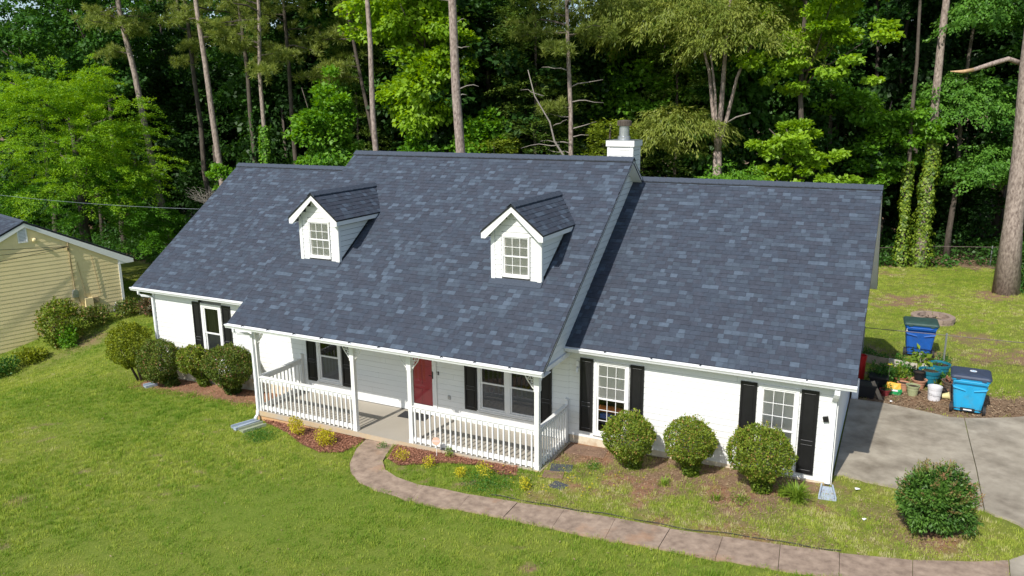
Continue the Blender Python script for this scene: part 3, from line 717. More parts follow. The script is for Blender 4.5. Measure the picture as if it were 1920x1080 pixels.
# eave fascia + soffit + gutter
def eave(x0, x1, ye, zf, ywall, gx0, gx1):
    z = zf(ye)
    MB().box((x0, ye+.005, z-.17), (x1, ye+.03, z-.03)).build('fascia', 'trim', roof_o)
    MB().box((x0, ye+.03, z-.17), (x1, ywall, z-.155)).build('soffit', 'trim', roof_o)
    m = MB(); Z = z-.035; Y = ye+.003
    out = [(Y, Z+.0), (Y, Z-.115), (Y-.075, Z-.115), (Y-.09, Z-.075), (Y-.118, Z-.035), (Y-.118, Z-.0)]
    inn = [(Y-.118+.01, Z-.0), (Y-.11, Z-.03), (Y-.083, Z-.072), (Y-.07, Z-.108), (Y-.006, Z-.108), (Y-.006, Z)]
    prof = out+inn
    m.prism([(gx0, a, b) for a, b in prof], (gx1-gx0, 0, 0))
    for gx in (gx0-.002, gx1-.002): m.prism([(gx, a, b) for a, b in out], (.004, 0, 0))
    g = m.build('gutter', 'gutter', roof_o)
    return g
eave(XL0, XM0+.25, YE, zW, -.018, XL0-.05, XM0+.1)
eave(XM0, XM1, YEM, zM, -1.86, XM0-.05, XM1+.0)
eave(GX1+.02, XR1, YE, zW, -.018, GX1+.03, XR1+.02)
for x in np.arange(XM0+.6, XM1, .95):
    MB().box((x, YEM-.10, zM(YEM)-.034), (x+.025, YEM+.02, zM(YEM)-.012)).build('gutter_hanger', 'flash', roof_o)
for x in np.arange(GX1+1.1, XR1, 1.2):
    MB().box((x, YE-.10, zW(YE)-.034), (x+.025, YE+.02, zW(YE)-.012)).build('gutter_hanger', 'flash', roof_o)

# ---- downspouts
def downspout(pts, w_=.075, d_=.055):
    m = MB()
    pts = [Vector(p) for p in pts]
    rings = []
    for i, p in enumerate(pts):
        d = (pts[min(i+1, len(pts)-1)]-pts[max(i-1, 0)]).normalized()
        side = Vector((1, 0, 0)) if abs(d.x) < .7 else Vector((0, 1, 0))
        n = d.cross(side).normalized(); side = n.cross(d).normalized()
        rings.append([p+side*w_/2+n*d_/2, p-side*w_/2+n*d_/2, p-side*w_/2-n*d_/2, p+side*w_/2-n*d_/2])
    vs = [q for r in rings for q in r]; fs = []
    for i in range(len(pts)-1):
        for k in range(4): fs.append((i*4+k, i*4+(k+1) % 4, (i+1)*4+(k+1) % 4, (i+1)*4+k))
    fs += [(3, 2, 1, 0), tuple((len(pts)-1)*4+k for k in range(4))]
    m.add(vs, fs)
    return m.build('downspout', 'gutter', house)
downspout([(-17.95, -.32, 2.6), (-17.95, -.32, 2.52), (-17.86, -.26, 2.45), (-17.66, -.12, 2.41), (-17.58, -.075, 2.36), (-17.58, -.075, 1.2), (-17.58, -.075, -.42), (-17.60, -.12, -.5), (-17.62, -.25, -.54)])
downspout([(-11.42, -2.35, 2.6), (-11.42, -2.35, 2.50), (-11.36, -2.28, 2.43), (-11.15, -2.1, 2.40), (-11.08, -2.02, 2.34), (-11.06, -2.02, 1.2), (-11.06, -2.02, .02), (-11.05, -2.06, -.10), (-11.02, -2.2, -.17)])
downspout([(4.62, -.33, 2.58), (4.62, -.33, 2.5), (4.60, -.26, 2.40), (4.565, -.1, 2.26), (4.56, -.075, 2.18), (4.56, -.075, 1.2), (4.56, -.075, .36), (4.56, -.085, .30), (4.56, -.15, .235)], .115, .07)

# ---- windows, shutters and door
def shutter(x0, x1, z0, z1, y=-.02):
    m = MB(); w_ = .05; zm = z0+(z1-z0)*.38
    m.box((x0, y-.012, z0), (x1, y, z1))
    m.box((x0, y-.034, z0), (x0+w_, y-.012, z1)).box((x1-w_, y-.034, z0), (x1, y-.012, z1))
    for a, b in ((z0, z0+.09), (zm-.05, zm+.05), (z1-.08, z1)): m.box((x0+w_, y-.034, a), (x1-w_, y-.012, b))
    for a, b in ((z0+.12, zm-.08), (zm+.08, z1-.11)): m.box((x0+w_+.03, y-.024, a), (x1-w_-.03, y-.012, b))
    s = m.build('shutter', 'shutter', house)
    for a in (z0+.095, zm-.055, zm+.052, z1-.085): MB().box((x0+w_+.015, y-.037, a), (x1-w_-.015, y-.030, a+.006)).build('panel_edge', 'shutline', s)
WIN = []
for i, o in enumerate(OP):
    if i == 2: continue
    x0, x1, z0, z1 = o
    if i == 0: win = window(house, x0, x1, z0, z1, -.02, 1, 1, 1, 'curtain', 'screen', case=.11, sashw=.05)
    elif i == 1: win = window(house, x0, x1, z0, z1, -.02, 1, 1, 1, 'none', 'screen', case=.09, sashw=.045)
    elif i == 3: win = window(house, x0, x1, z0, z1, -.02, 1, 1, 1, 'none', 'screen', case=.08, sashw=.045, mull=(x0+x1)/2)
    elif i == 4: win = window(house, x0, x1, z0, z1, -.02, 3, 3, 3, 'blind', 'none')
    else: win = window(house, x0, x1, z0, z1, -.02, 3, 3, 3, 'blind', 'blind')
    WIN.append(win)
for a, b, z0, z1 in ((-15.70,-15.34,.36,2.42),(-14.34,-13.97,.36,2.42),(-10.81,-10.45,.38,2.12),(-9.43,-9.06,.38,2.12),(-5.10,-4.71,.38,2.12),(-2.77,-2.42,.38,2.12),(-1.61,-1.25,.38,2.40),(-.25,.11,.38,2.40),(2.48,2.86,.34,2.40),(3.85,4.23,.34,2.40)):
    shutter(a, b, z0, z1)
MB().box((-9.95, -.02, 1.82), (-9.93, .0, 1.84)).build('screw', 'metal', house)
# door
dx0, dx1, dz0, dz1 = -7.0, -6.04, .10, 2.16
m = MB(); m.box((dx0, -.05, dz0), (dx0+.09, .04, dz1)).box((dx1-.09, -.05, dz0), (dx1, .04, dz1)).box((dx0+.09, -.05, dz1-.08), (dx1-.09, .04, dz1)); door = m.build('door', 'trim', house)
m = MB(); a, b = dx0+.09, dx1-.09; z0, z1 = dz0+.05, dz1-.08
m.box((a, -.045, z0), (a+.05, -.015, z1)).box((b-.05, -.045, z0), (b, -.015, z1)).box((a+.05, -.045, z0), (b-.05, -.015, z0+.11)).box((a+.05, -.045, z1-.05), (b-.05, -.015, z1)); m.build('storm_door', 'trim', door)
MB().add([(a+.05, -.03, z0+.1), (b-.05, -.03, z0+.1), (b-.05, -.03, z1-.04), (a+.05, -.03, z1-.04)], [(0, 1, 2, 3)]).build('storm_glass', 'glass', door)
MB().box((a, .02, z0), (b, .06, z1)).build('door_leaf', 'reddoor', door)
for r0, r1 in ((.12, .58), (.72, 1.30), (1.44, 1.76)):
    for c0, c1 in ((.09, .35), (.43, .69)):
        MB().box((a+c0, .008, z0+r0), (a+c1, .019, z0+r1)).box((a+c0+.03, .002, z0+r0+.03), (a+c1-.03, .0075, z0+r1-.03)).build('door_panel', 'reddoor', door)
MB().box((dx0-.02, -.09, .0), (dx1+.02, .0, .10)).build('threshold', 'bronze', door)
m = MB(); m.box((b-.045, -.06, 1.12), (b-.015, -.046, 1.34)).tube([(b-.03, -.065, 1.22), (b-.03, -.10, 1.22), (b-.12, -.105, 1.225)], .009); m.build('door_handle', 'blackmetal', door)
MB().box((-5.995, -.04, 1.26), (-5.965, -.018, 1.36)).build('doorbell', 'blackmetal', house)
MB().box((-5.67, -.045, .57), (-5.59, -.018, .69)).box((-5.655, -.055, .63), (-5.605, -.044, .68)).build('outlet_cover', 'metal', house)
m = MB(); R = Matrix.Rotation(rad(-14), 3, 'Y'); m.box((4.35, -.075, 1.71), (4.47, -.018, 1.83), R, (4.41, -.04, 1.77)); m.build('wall_lamp', 'blackmetal', house)
m = MB(); m.tube([(-15.31, -.10, 2.47), (-15.31, -.03, 2.47)], .035, 10).box((-15.33, -.04, 2.43), (-15.28, -.018, 2.52)); m.build('security_camera', 'blackmetal', house)
m = MB(); m.box((-1.72, -.06, 2.10), (-1.64, -.018, 2.30)).tube([(-1.68, -.05, 2.14), (-1.66, -.16, 2.12), (-1.63, -.2, 2.03)], .035, 8); m.build('flood_lamp', 'trim', house)

# ---- porch
pf = MB(); pf.box((-11.16, -2.0, -.115), (-1.86, -.022, 0)).build('porch_floor', 'porch', house)
MB().box((-11.17, -2.02, -.135), (-1.85, -2.001, .004)).build('porch_edge', 'porchedge', house)
MB().box((-1.859, -2.0, -.135), (-1.84, -.022, .004)).build('porch_edge', 'porchedge', house)
MB().box((-11.13, -1.98, -.75), (-1.89, -1.80, -.116)).box((-2.05, -1.8, -.6), (-1.89, -.03, -.116)).box((-11.13, -1.8, -.75), (-11.0, -.03, -.116)).build('porch_base', 'clayedge', house)
MB().box((-11.18, -1.99, 2.44), (-1.87, -1.86, 2.58)).build('porch_beam', 'trim', house)
MB().box((-11.18, -1.859, 2.44), (-11.06, -.02, 2.58)).build('porch_beam', 'trim', house)
MB().box((-1.999, -1.859, 2.44), (-1.87, -.02, 2.555)).build('porch_beam', 'trim', house)
MB().box((-11.059, -1.859, 2.52), (-2.0, -.02, 2.535)).build('porch_ceiling', 'trim', house)
PX = [-11.03, -7.515, -5.66, -1.97]; PY = -1.915
def bracket(post, x, y, d):
    """scrolled fretwork bracket spreading from the post along direction d (unit xy)"""
    d = Vector((d[0], d[1], 0)); o = Vector((x, y, 2.44))+d*.06; m = MB()
    def P(a, b): return o+d*a+Vector((0, 0, -b))
    def rib(pts, r=.010): m.tube([P(*p) for p in pts], r, 6)
    rib([(0, 0), (.27, 0)], .012); rib([(.006, 0), (.006, .33)], .012)
    rib([(.27*math.cos(t)**.8 if math.cos(t) > 0 else 0, .33*math.sin(t)**1.3) for t in np.linspace(0.0, PI/2-.001, 12)] if False else [(.27-.02*k if k < 3 else .21-.028*(k-3), .04*k if k < 3 else .12+.035*(k-3)) for k in range(10)], .014)
    def spiral(cx, cy, r0, turns, sgn=1, st=0):
        rib([(cx+r0*(1-.75*k/14)*math.cos(st+sgn*turns*2*PI*k/14), cy+r0*(1-.75*k/14)*math.sin(st+sgn*turns*2*PI*k/14)) for k in range(15)], .009)
    spiral(.145, .065, .055, 1.3); spiral(.065, .15, .045, 1.2, -1, 1); spiral(.06, .235, .028, 1.0); spiral(.05, .055, .03, 1.1, 1, 2)
    rib([(.0, .11), (.09, .10), (.15, .12)], .008); rib([(.0, .2), (.06, .19), (.11, .2)], .008)
    m.build('bracket', 'railpaint', post)
for i, x in enumerate(PX):
    m = MB(); s = .058
    m.box((x-s, PY-s, .0), (x+s, PY+s, 2.44)); m.box((x-s-.012, PY-s-.012, 2.05), (x+s+.012, PY+s+.012, 2.44)).box((x-s-.01, PY-s-.01, .004), (x+s+.01, PY+s+.01, .11))
    post = m.build('porch_post', 'railpaint', house)
    for d in ((1, 0), (-1, 0)):
        if i == 0 and d[0] < 0 or i == 3 and d[0] > 0: continue
        bracket(post, x, PY-.02, d)
    if i in (0, 3): bracket(post, x, PY, (0, 1))
def railing(p0, p1, outward, step=.158, half0=False):
    p0 = Vector((*p0, 0)); p1 = Vector((*p1, 0)); d = (p1-p0); L_ = d.length; d.normalize(); n = Vector((outward[0], outward[1], 0))
    def bx(u0, u1, n0, n1, z0, z1): 
        a = [(u0, n0), (u1, n0), (u1, n1), (u0, n1)]; q = [p0+d*u+n*v_ for u, v_ in a]
        vs = [(*p.xy, z0) for p in q]+[(*p.xy, z1) for p in q]
        m = MB()
        if d.cross(n).z < 0: vs = vs[3::-1]+vs[7:3:-1]
        m.hexa(vs); return m
    t = bx(0, L_, -.055, .05, 1.035, 1.07)
    r_ = t.build('railing', 'railpaint', house)
    bx(0, L_, -.02, .018, .90, 1.034).build('rail_board', 'railpaint', r_)
    bx(0, L_, -.02, .018, .045, .17).build('bottom_rail', 'railpaint', r_)
    k = int(round(L_/step)); st = L_/k
    for j in range(k):
        u = st*(j+.5); rz = random.uniform(-.004, .004)
        bx(u-.019, u+.019, .019, .056, .02+rz, 1.0+rz).build('baluster', 'railpaint', r_)
railing((PX[0]+.058, PY), (PX[1]-.058, PY), (0, -1)); railing((PX[2]+.058, PY), (PX[3]-.058, PY), (0, -1))
railing((PX[0], PY+.058), (PX[0], -.11), (-1, 0)); railing((PX[3], PY+.058), (PX[3], -.11), (1, 0))
for x in (PX[0], PX[3]):
    MB().box((x-.045, -.11, 0), (x+.045, -.019, 1.22)).build('wall_post', 'railpaint', house)

# ---- chimney
ch = MB(); ch.box((-2.75, 4.95, 6.2), (-1.965, 5.65, 7.60)); cho = ch.build('chimney', 'lapshade', house)
for k in range(9):
    z = 6.2+.155*k
    MB().hexa([(-2.68, 4.932, z), (-2.04, 4.932, z), (-2.04, 4.951, z), (-2.68, 4.951, z), (-2.68, 4.944, z+.155), (-2.04, 4.944, z+.155), (-2.04, 4.951, z+.155), (-2.68, 4.951, z+.155)]).build('siding_board', 'siding', cho)
boards_side(4.99, 5.60, 6.2, 7.59, -1.965, .155, cho, 1)
for b in (((-2.765, 4.925, 6.2), (-2.68, 4.951, 7.6)), ((-2.04, 4.925, 6.2), (-1.95, 4.951, 7.6)), ((-1.966, 4.952, 6.2), (-1.94, 5.0, 7.6)), ((-1.966, 5.6, 6.2), (-1.94, 5.66, 7.6))): MB().box(*b).build('corner_board', 'trim', cho)
MB().box((-2.80, 4.89, 7.55), (-1.90, 5.71, 7.72)).build('chimney_cap', 'trim', cho)
MB().prism([(-2.80, 4.89, 7.721), (-1.90, 4.89, 7.721), (-1.90, 5.71, 7.721), (-2.80, 5.71, 7.721)], (0, 0, .012)).build('cap_flashing', 'metal', cho)
m = MB(); m.lathe((-2.36, 5.3, 7.73), [(.19, 0), (.19, .10), (.155, .12), (.155, .42)], 20); m.build('flue_pipe', 'metal', cho, smooth=False)
m = MB(); m.lathe((-2.36, 5.3, 8.15), [(.15, 0), (.20, .01), (.205, .15), (.19, .17), (.0, .19)], 20)
for k in range(20):
    t = 2*PI*k/20; c_, s_ = math.cos(t), math.sin(t); m.box((-2.36+.207*c_-.01, 5.3+.207*s_-.01, 8.16), (-2.36+.207*c_+.01, 5.3+.207*s_+.01, 8.30))
m.build('rain_cap', 'barkdk', cho)

# ------------------------------------------------------------------ foliage
def unit(a): return a/np.maximum(np.linalg.norm(a, axis=-1, keepdims=True), 1e-9)
def leaf_quads(P, T, Nn, L_, W_, fold=.25):
    """bent leaves: base, left, tip, right"""
    P = np.asarray(P); T = unit(T); B = unit(np.cross(T, Nn)); N2 = np.cross(B, T)
    L_ = np.asarray(L_)[:, None]*np.ones((len(P), 1)); W_ = np.asarray(W_)[:, None]*np.ones((len(P), 1))
    v = np.stack([P, P+T*L_*.45+B*W_*.5+N2*W_*fold, P+T*L_, P+T*L_*.45-B*W_*.5+N2*W_*fold], 1)
    return v
class Leaves:
    def __init__(s, seed): s.r = np.random.default_rng(seed); s.q = []; s.rn = []
    def add(s, v, rnd): s.q.append(v); s.rn.append(rnd)
    def pads(s, c, R, n, pr, per, L_, W_, flat=.45, shell=.3, updir=.8, droop=.2, zmin=-.9, rough=.35, hue=(0, 1)):
        """clumps of leaves spread through an uneven crown"""
        r = s.r; c = np.array(c); R = np.array(R, float)
        d = unit(r.normal(size=(n*3, 3))); d = d[d[:, 2] > zmin][:n]; n = len(d)
        k = 1-np.abs(r.normal(0, shell, n)); k = np.clip(k, .15, 1.1)
        lob = 1+rough*np.sin(d[:, 0]*4+c[0])*np.cos(d[:, 1]*3.3+c[1]*.7)+rough*.6*np.sin(d[:, 2]*6+d[:, 0]*5)
        ctr = c+d*R*(k*lob)[:, None]
        prs = pr*r.uniform(.6, 1.35, n); per = int(per)
        e = unit(r.normal(size=(n, per, 3)))*(r.random((n, per, 1))**.4)
        e[..., 2] *= flat
        pos = ctr[:, None]+e*prs[:, None, None]
        outward = unit(ctr-c)[:, None]*np.ones_like(e)
        T = unit(e*1.0+outward*.7+r.normal(size=e.shape)*.55+np.array([0, 0, -droop]))
        Nn = unit(np.array([0, 0, updir])+e*.6+outward*.4+r.normal(size=e.shape)*.45)
        m = n*per; Ls = L_*r.uniform(.6, 1.3, m); Ws = W_*r.uniform(.6, 1.3, m)
        v = leaf_quads(pos.reshape(-1, 3), T.reshape(-1, 3), Nn.reshape(-1, 3), Ls, Ws)
        base = np.repeat(r.random(n), per)
        s.add(v, np.clip(hue[0]+(hue[1]-hue[0])*(.55*base+.45*r.random(m)), 0, 1))
    def sprays(s, st, di, ln, per, droop, width, L_, W_, lat=.8, down=.3, hang=0, hue=(0, 1), t0=.1):
        """leafy shoots: leaves along drooping axes"""
        r = s.r; st = np.asarray(st, float); di = unit(np.asarray(di, float)); n = len(st); ln = np.asarray(ln)*np.ones(n)
        t = t0+(1-t0)*r.random((n, per, 1))
        side = unit(np.cross(di, np.array([0, 0, 1.]))+1e-6)[:, None]
        wv = r.uniform(-1, 1, (n, per, 1))*width*np.sin(PI*np.clip(t, .08, .93))
        pos = st[:, None]+di[:, None]*(ln[:, None, None]*t)+np.array([0, 0, -1.])*(droop*ln)[:, None, None]*t**2+side*wv+r.normal(size=(n, per, 3))*width*.18
        pos[..., 2] -= hang*np.abs(wv[..., 0])+0*pos[..., 2]
        T = unit(di[:, None]*.8+side*np.sign(wv)*lat+np.array([0, 0, -down])+r.normal(size=(n, per, 3))*.35)
        Nn = unit(np.array([0, 0, 1.])+r.normal(size=(n, per, 3))*.45)
        m = n*per
        v = leaf_quads(pos.reshape(-1, 3), T.reshape(-1, 3), Nn.reshape(-1, 3), L_*r.uniform(.6, 1.3, m), W_*r.uniform(.7, 1.3, m), .15)
        base = np.repeat(r.random(n), per)
        s.add(v, np.clip(hue[0]+(hue[1]-hue[0])*(.5*base+.5*r.random(m)), 0, 1))
    def tufts(s, P, n, L_, W_, up=.3, hue=(0, 1)):
        """needle tufts"""
        r = s.r; P = np.asarray(P); k = len(P)
        T = unit(r.normal(size=(k, n, 3))+np.array([0, 0, up])); Nn = unit(r.normal(size=(k, n, 3)))
        pos = P[:, None]+T*.02; m = k*n
        v = leaf_quads(pos.reshape(-1, 3), T.reshape(-1, 3), Nn.reshape(-1, 3), L_*r.uniform(.7, 1.2, m), np.full(m, W_), 0)
        s.add(v, np.clip(hue[0]+(hue[1]-hue[0])*(.5*np.repeat(r.random(k), n)+.5*r.random(m)), 0, 1))
    def build(s, name, m, parent=None, loc=None, kind=None):
        v = np.concatenate(s.q).reshape(-1, 3); n = len(v)//4
        return npmesh(name, v, np.arange(n*4).reshape(-1, 4), m, parent, loc, np.concatenate(s.rn), kind)

def trunk_pts(b, lean, h, wob=.12, seed=0, n=9):
    r = random.Random(seed); pts = []
    for i in range(n):
        t = i/(n-1)*h
        pts.append((b[0]+lean[0]*t+(r.uniform(-wob, wob) if 0 < i else 0), b[1]+lean[1]*t+(r.uniform(-wob, wob) if 0 < i else 0), G(b[0], b[1])-.3+t))
    return pts
def trunk_at(pts, z):
    for a, b in zip(pts[:-1], pts[1:]):
        if a[2] <= z <= b[2]:
            k = (z-a[2])/(b[2]-a[2]); return np.array([a[j]+(b[j]-a[j])*k for j in range(3)])
    return np.array(pts[-1])
def tree_root(name, b, label, cat='tree', group=None): return empty(name, (b[0], b[1], G(*b)), label, cat, group)
def add_trunk(root, pts, r0, r1, m='bark', n=12, flare=1.35, name='trunk'):
    k = len(pts); mb = MB(); rs = [r0+(r1-r0)*i/(k-1) for i in range(k)]; rs[0] *= flare
    mb.tube(pts, rs, n); return mb.build(name, m, root, smooth=True)
def limb(root, pts, r0, r1, m='barkdk', name='branch'):
    k = len(pts); return MB().tube(pts, [r0+(r1-r0)*i/(k-1) for i in range(k)], 6).build(name, m, root, smooth=True)
def curve(p, d, ln, droop=0, wob=.1, n=6, seed=0):
    r = random.Random(seed); p = Vector(p); d = Vector(d).normalized(); out = []
    for i in range(n):
        t = i/(n-1); q = p+d*ln*t+Vector((0, 0, -droop*ln*t*t))
        if i: q += Vector((r.uniform(-wob, wob), r.uniform(-wob, wob), r.uniform(-wob, wob)))
        out.append(tuple(q))
    return out

def pine(b, lean, r0, label, h=26, lo=13.5, seed=0, ivy=None, low=(), group=None, m='bark', nbr=34, dead=()):
    root = tree_root('pine_tree', b, label, group=group)
    pts = trunk_pts(b, lean, h, .07, seed); add_trunk(root, pts, r0*1.08, r0*.35, m)
    r = random.Random(seed+5); lv = Leaves(seed+9); tip = []; bm = MB()
    for k in range(nbr):
        z = lo+(h-lo)*((k+.5)/nbr)**.9; p = trunk_at(pts, z); a = r.random()*2*PI
        ln = (1-.72*(z-lo)/(h-lo))*r.uniform(2.0, 3.8); c = curve(p, (math.cos(a), math.sin(a), r.uniform(-.05, .45)), ln, .12, .12, 5, seed*100+k)
        bm.tube(c, [.05, .045, .035, .025, .012], 5)
        for q in range(11):
            t = r.uniform(.35, 1.0); i = min(int(t*4), 3); f = t*4-i; u = np.array(c[i])*(1-f)+np.array(c[i+1])*f
            tip.append(u+np.array([r.gauss(0, .42), r.gauss(0, .42), r.gauss(0, .2)]))
    for (z, a, ln) in low:                     # low foliage boughs that show in the photo
        p = trunk_at(pts, z); c = curve(p, (math.cos(a), math.sin(a), .12), ln, .15, .1, 5, int(z*10))
        bm.tube(c, [.04, .035, .03, .02, .01], 5)
        for q in range(26):
            t = r.uniform(.3, 1.0); i = min(int(t*4), 3); f = t*4-i; u = np.array(c[i])*(1-f)+np.array(c[i+1])*f
            tip.append(u+np.array([r.gauss(0, .36), r.gauss(0, .36), r.gauss(0, .16)]))
    bm.build('branches', 'barkdk', root, kind='stuff')
    lv.tufts(np.array(tip), 46, .32, .032, .5); lv.build('crown', 'lf_pine', root)
    for (z, a, ln) in dead:
        p = trunk_at(pts, z); limb(root, curve(p, (math.cos(a), math.sin(a), r.uniform(.1, .4)), ln, .1, .06, 5, int(z*7)), .035, .01, 'barkpale', 'dead_branch')
    if ivy:
        z0, z1, R_, mm = ivy; iv = Leaves(seed+31); n = int((z1-z0)*420*R_/.5); zz = np.sort(iv.r.uniform(z0, z1, n)); P = np.array([trunk_at(pts, z) for z in zz])
        a = iv.r.random(n)*2*PI; rr = R_*(.35+1.15*vnoise(zz*1.1, a*1.0, 1, seed)*vnoise(zz*3.1, a*2.0, 1, seed+4)**.3)*iv.r.uniform(.5, 1.0, n)**.5*(1-.35*(zz-z0)/(z1-z0))
        d = np.stack([np.cos(a), np.sin(a), np.zeros(n)], 1)
        v = leaf_quads(P+d*rr[:, None], np.array([0, 0, -1])+d*.4+iv.r.normal(size=(n, 3))*.35, d+np.array([0, 0, .35])+iv.r.normal(size=(n, 3))*.3, iv.r.uniform(.10, .19, n), iv.r.uniform(.10, .17, n))
        iv.add(v, iv.r.random(n)); iv.build('ivy', mm, root)
    return root
def broadleaf(name, b, lean, r0, h, crowns, label, leafm, bark='barkdk', seed=0, group=None, limbs=5, top=None, wob=.12):
    """crowns: list of (centre, radii, pads, pad radius, leaves per pad, leaf length, leaf width, kwargs)"""
    root = tree_root(name, b, label, group=group)
    pts = trunk_pts(b, lean, h, wob, seed); add_trunk(root, pts, r0*1.1, r0*.35, bark)
    lv = Leaves(seed+3); r = random.Random(seed)
    for (c, R, n, pr, per, L_, W_, kw) in crowns:
        lv.pads(c, R, n, pr, per, L_, W_, **kw)
        for k in range(limbs):
            z = min(max(c[2]-R[2]*r.uniform(.2, .9), pts[0][2]+1), pts[-1][2]-.2); p = trunk_at(pts, z)
            e = np.array(c)+np.array([r.uniform(-.75, .75)*R[0], r.uniform(-.75, .75)*R[1], r.uniform(-.2, .8)*R[2]])
            mid = (p+e)/2+np.array([0, 0, -.25]); limb(root, [tuple(p), tuple(mid), tuple(e)], r0*.4, .02, bark)
    lv.build('crown', leafm, root)
    return root

# ---- pines (trunks cross the upper edge of the view; crowns above the roof line)
pine((-36.39, 16.66), (-.090, -.045), .235, 'tall pine leaning left beyond the yellow house, needle tufts near the top', 25, 13.2, 1, low=[(13.9, 3.6, 1.8), (13.4, 1.0, 1.1), (12.0, 3.3, 2.4), (13.6, 5.8, 1.2)])
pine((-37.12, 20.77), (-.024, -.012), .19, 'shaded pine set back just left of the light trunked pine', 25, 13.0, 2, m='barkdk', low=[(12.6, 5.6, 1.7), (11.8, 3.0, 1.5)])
pine((-29.85, 15.47), (-.045, -.023), .20, 'slim light trunked pine rising behind the left wing ridge end', 25, 14.0, 3, low=[(12.6, .3, 2.2), (13.6, 3.4, 1.8)])
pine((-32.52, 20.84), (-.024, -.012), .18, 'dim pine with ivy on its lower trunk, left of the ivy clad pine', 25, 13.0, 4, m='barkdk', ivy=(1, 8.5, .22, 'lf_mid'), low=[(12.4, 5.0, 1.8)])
pine((-28.08, 16.35), (.033, .017), .15, 'thin pine whose lower trunk is wrapped in bright green ivy', 24, 12.0, 5, ivy=(1, 7.8, .42, 'lf_bright'), low=[(11.6, .4, 2.0), (10.8, 5.6, 2.0), (12.0, 3.0, 1.6)])
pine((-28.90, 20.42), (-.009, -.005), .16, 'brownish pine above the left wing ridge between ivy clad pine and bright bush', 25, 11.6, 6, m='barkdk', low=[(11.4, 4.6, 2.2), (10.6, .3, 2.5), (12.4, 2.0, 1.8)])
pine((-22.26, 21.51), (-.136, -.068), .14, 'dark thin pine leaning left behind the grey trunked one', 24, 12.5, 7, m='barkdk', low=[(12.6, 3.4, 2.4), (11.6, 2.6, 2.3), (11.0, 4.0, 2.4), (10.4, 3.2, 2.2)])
pine((-17.07, 12.93), (-.019, -.009), .155, 'grey trunked pine behind the left end of the main ridge', 25, 15.5, 8)
pine((-12.33, 13.07), (-.037, -.019), .25, 'thick bare trunked pine behind the middle of the main ridge', 27, 16.0, 9, dead=[(12.3, .5, .5), (11.2, .2, .7), (9.5, .2, 1.1), (9.2, .5, .5), (13.2, 3.2, 2.6)])
pine((-9.49, 18.97), (-.031, -.016), .135, 'slim pale pine with dead side branches left of the chimney', 24, 11.8, 10, dead=[(10.4, 3.3, 1.5), (9.6, .3, 1.8), (8.9, .2, 1.6), (8.2, 3.2, 1.7), (7.6, .3, 1.4), (6.9, 3.4, 1.6), (6.4, 3.0, 1.4), (7.2, .4, 1.1)], low=[(12.2, 3.2, 2.4), (12.0, .2, 2.2), (8.6, 3.4, 1.5), (11.4, 4.6, 1.6)])
pine((10.04, 22.72), (-.030, -.035), .40, 'massive pine at the right edge of the backyard with a torn limb', 27, 17, 12)
# the torn limb of the massive pine
bigp = [o for o in col.objects if o.name.startswith('pine_tree') and o.type == 'EMPTY'][-1]
MB().tube([(9.45, 22.5, 10.35), (8.9, 22.2, 10.55), (8.3, 21.8, 10.35), (7.6, 21.4, 10.1)], [.11, .10, .10, .085], 8).build('broken_limb', 'bark', bigp, smooth=True)
MB().tube([(7.62, 21.41, 10.11), (7.2, 21.1, 10.03), (6.75, 20.9, 10.05)], [.083, .07, .015], 8).build('torn_end', 'rawwood', bigp, smooth=True)
# ivy clad trunks at the yard edge
pine((6.59, 28.26), (-.01, .02), .25, 'thick trunk clad in ivy at the back edge of the yard', 24, 14.5, 13, m='bark', ivy=(.1, 7.2, .58, 'lf_ivy'))
pine((5.72, 28.05), (-.03, .02), .12, 'thin ivy wrapped trunk left of the thick ivy clad one', 22, 14.5, 14, m='barkdk', ivy=(.1, 5.8, .36, 'lf_ivy'))

# ---- broadleaf and cedar trees that stand out
kw = dict(flat=.45, shell=.25)
broadleaf('maple_tree', (-17.9, 17.9), (.03, 0), .13, 14, [((-17.2, 17.4, 9.6), (1.75, 1.5, 3.3), 70, .75, 130, .26, .22, dict(flat=.5, shell=.3)), ((-18.0, 17.1, 13.4), (2.9, 2.0, 2.2), 60, .8, 120, .26, .22, dict(flat=.5, shell=.3)), ((-15.6, 17.6, 11.0), (1.2, 1.2, 1.4), 22, .6, 110, .26, .22, dict(flat=.5))], 'lime green sunlit maple between the grey trunk and the thick bare trunk', 'lf_lime', seed=21)
broadleaf('maple_tree', (-23.6, 17.0), (.03, 0), .09, 9.5, [((-23.2, 16.6, 7.4), (1.5, 1.3, 3.0), 60, .62, 120, .24, .20, dict(flat=.5, shell=.3))], 'bright green bushy young tree behind the gap between the two ridges', 'lf_bright', seed=22)
broadleaf('maple_tree', (-15.0, 18.8), (.0, 0), .09, 8, [((-15.0, 18.4, 6.6), (1.6, 1.3, 2.0), 40, .6, 110, .24, .20, dict(flat=.5, shell=.3)), ((-17.3, 16.8, 5.9), (1.3, 1.0, 1.3), 26, .5, 110, .22, .18, dict(flat=.5))], 'low green maple peeping over the main ridge under the lime tree', 'lf_bright', seed=23)
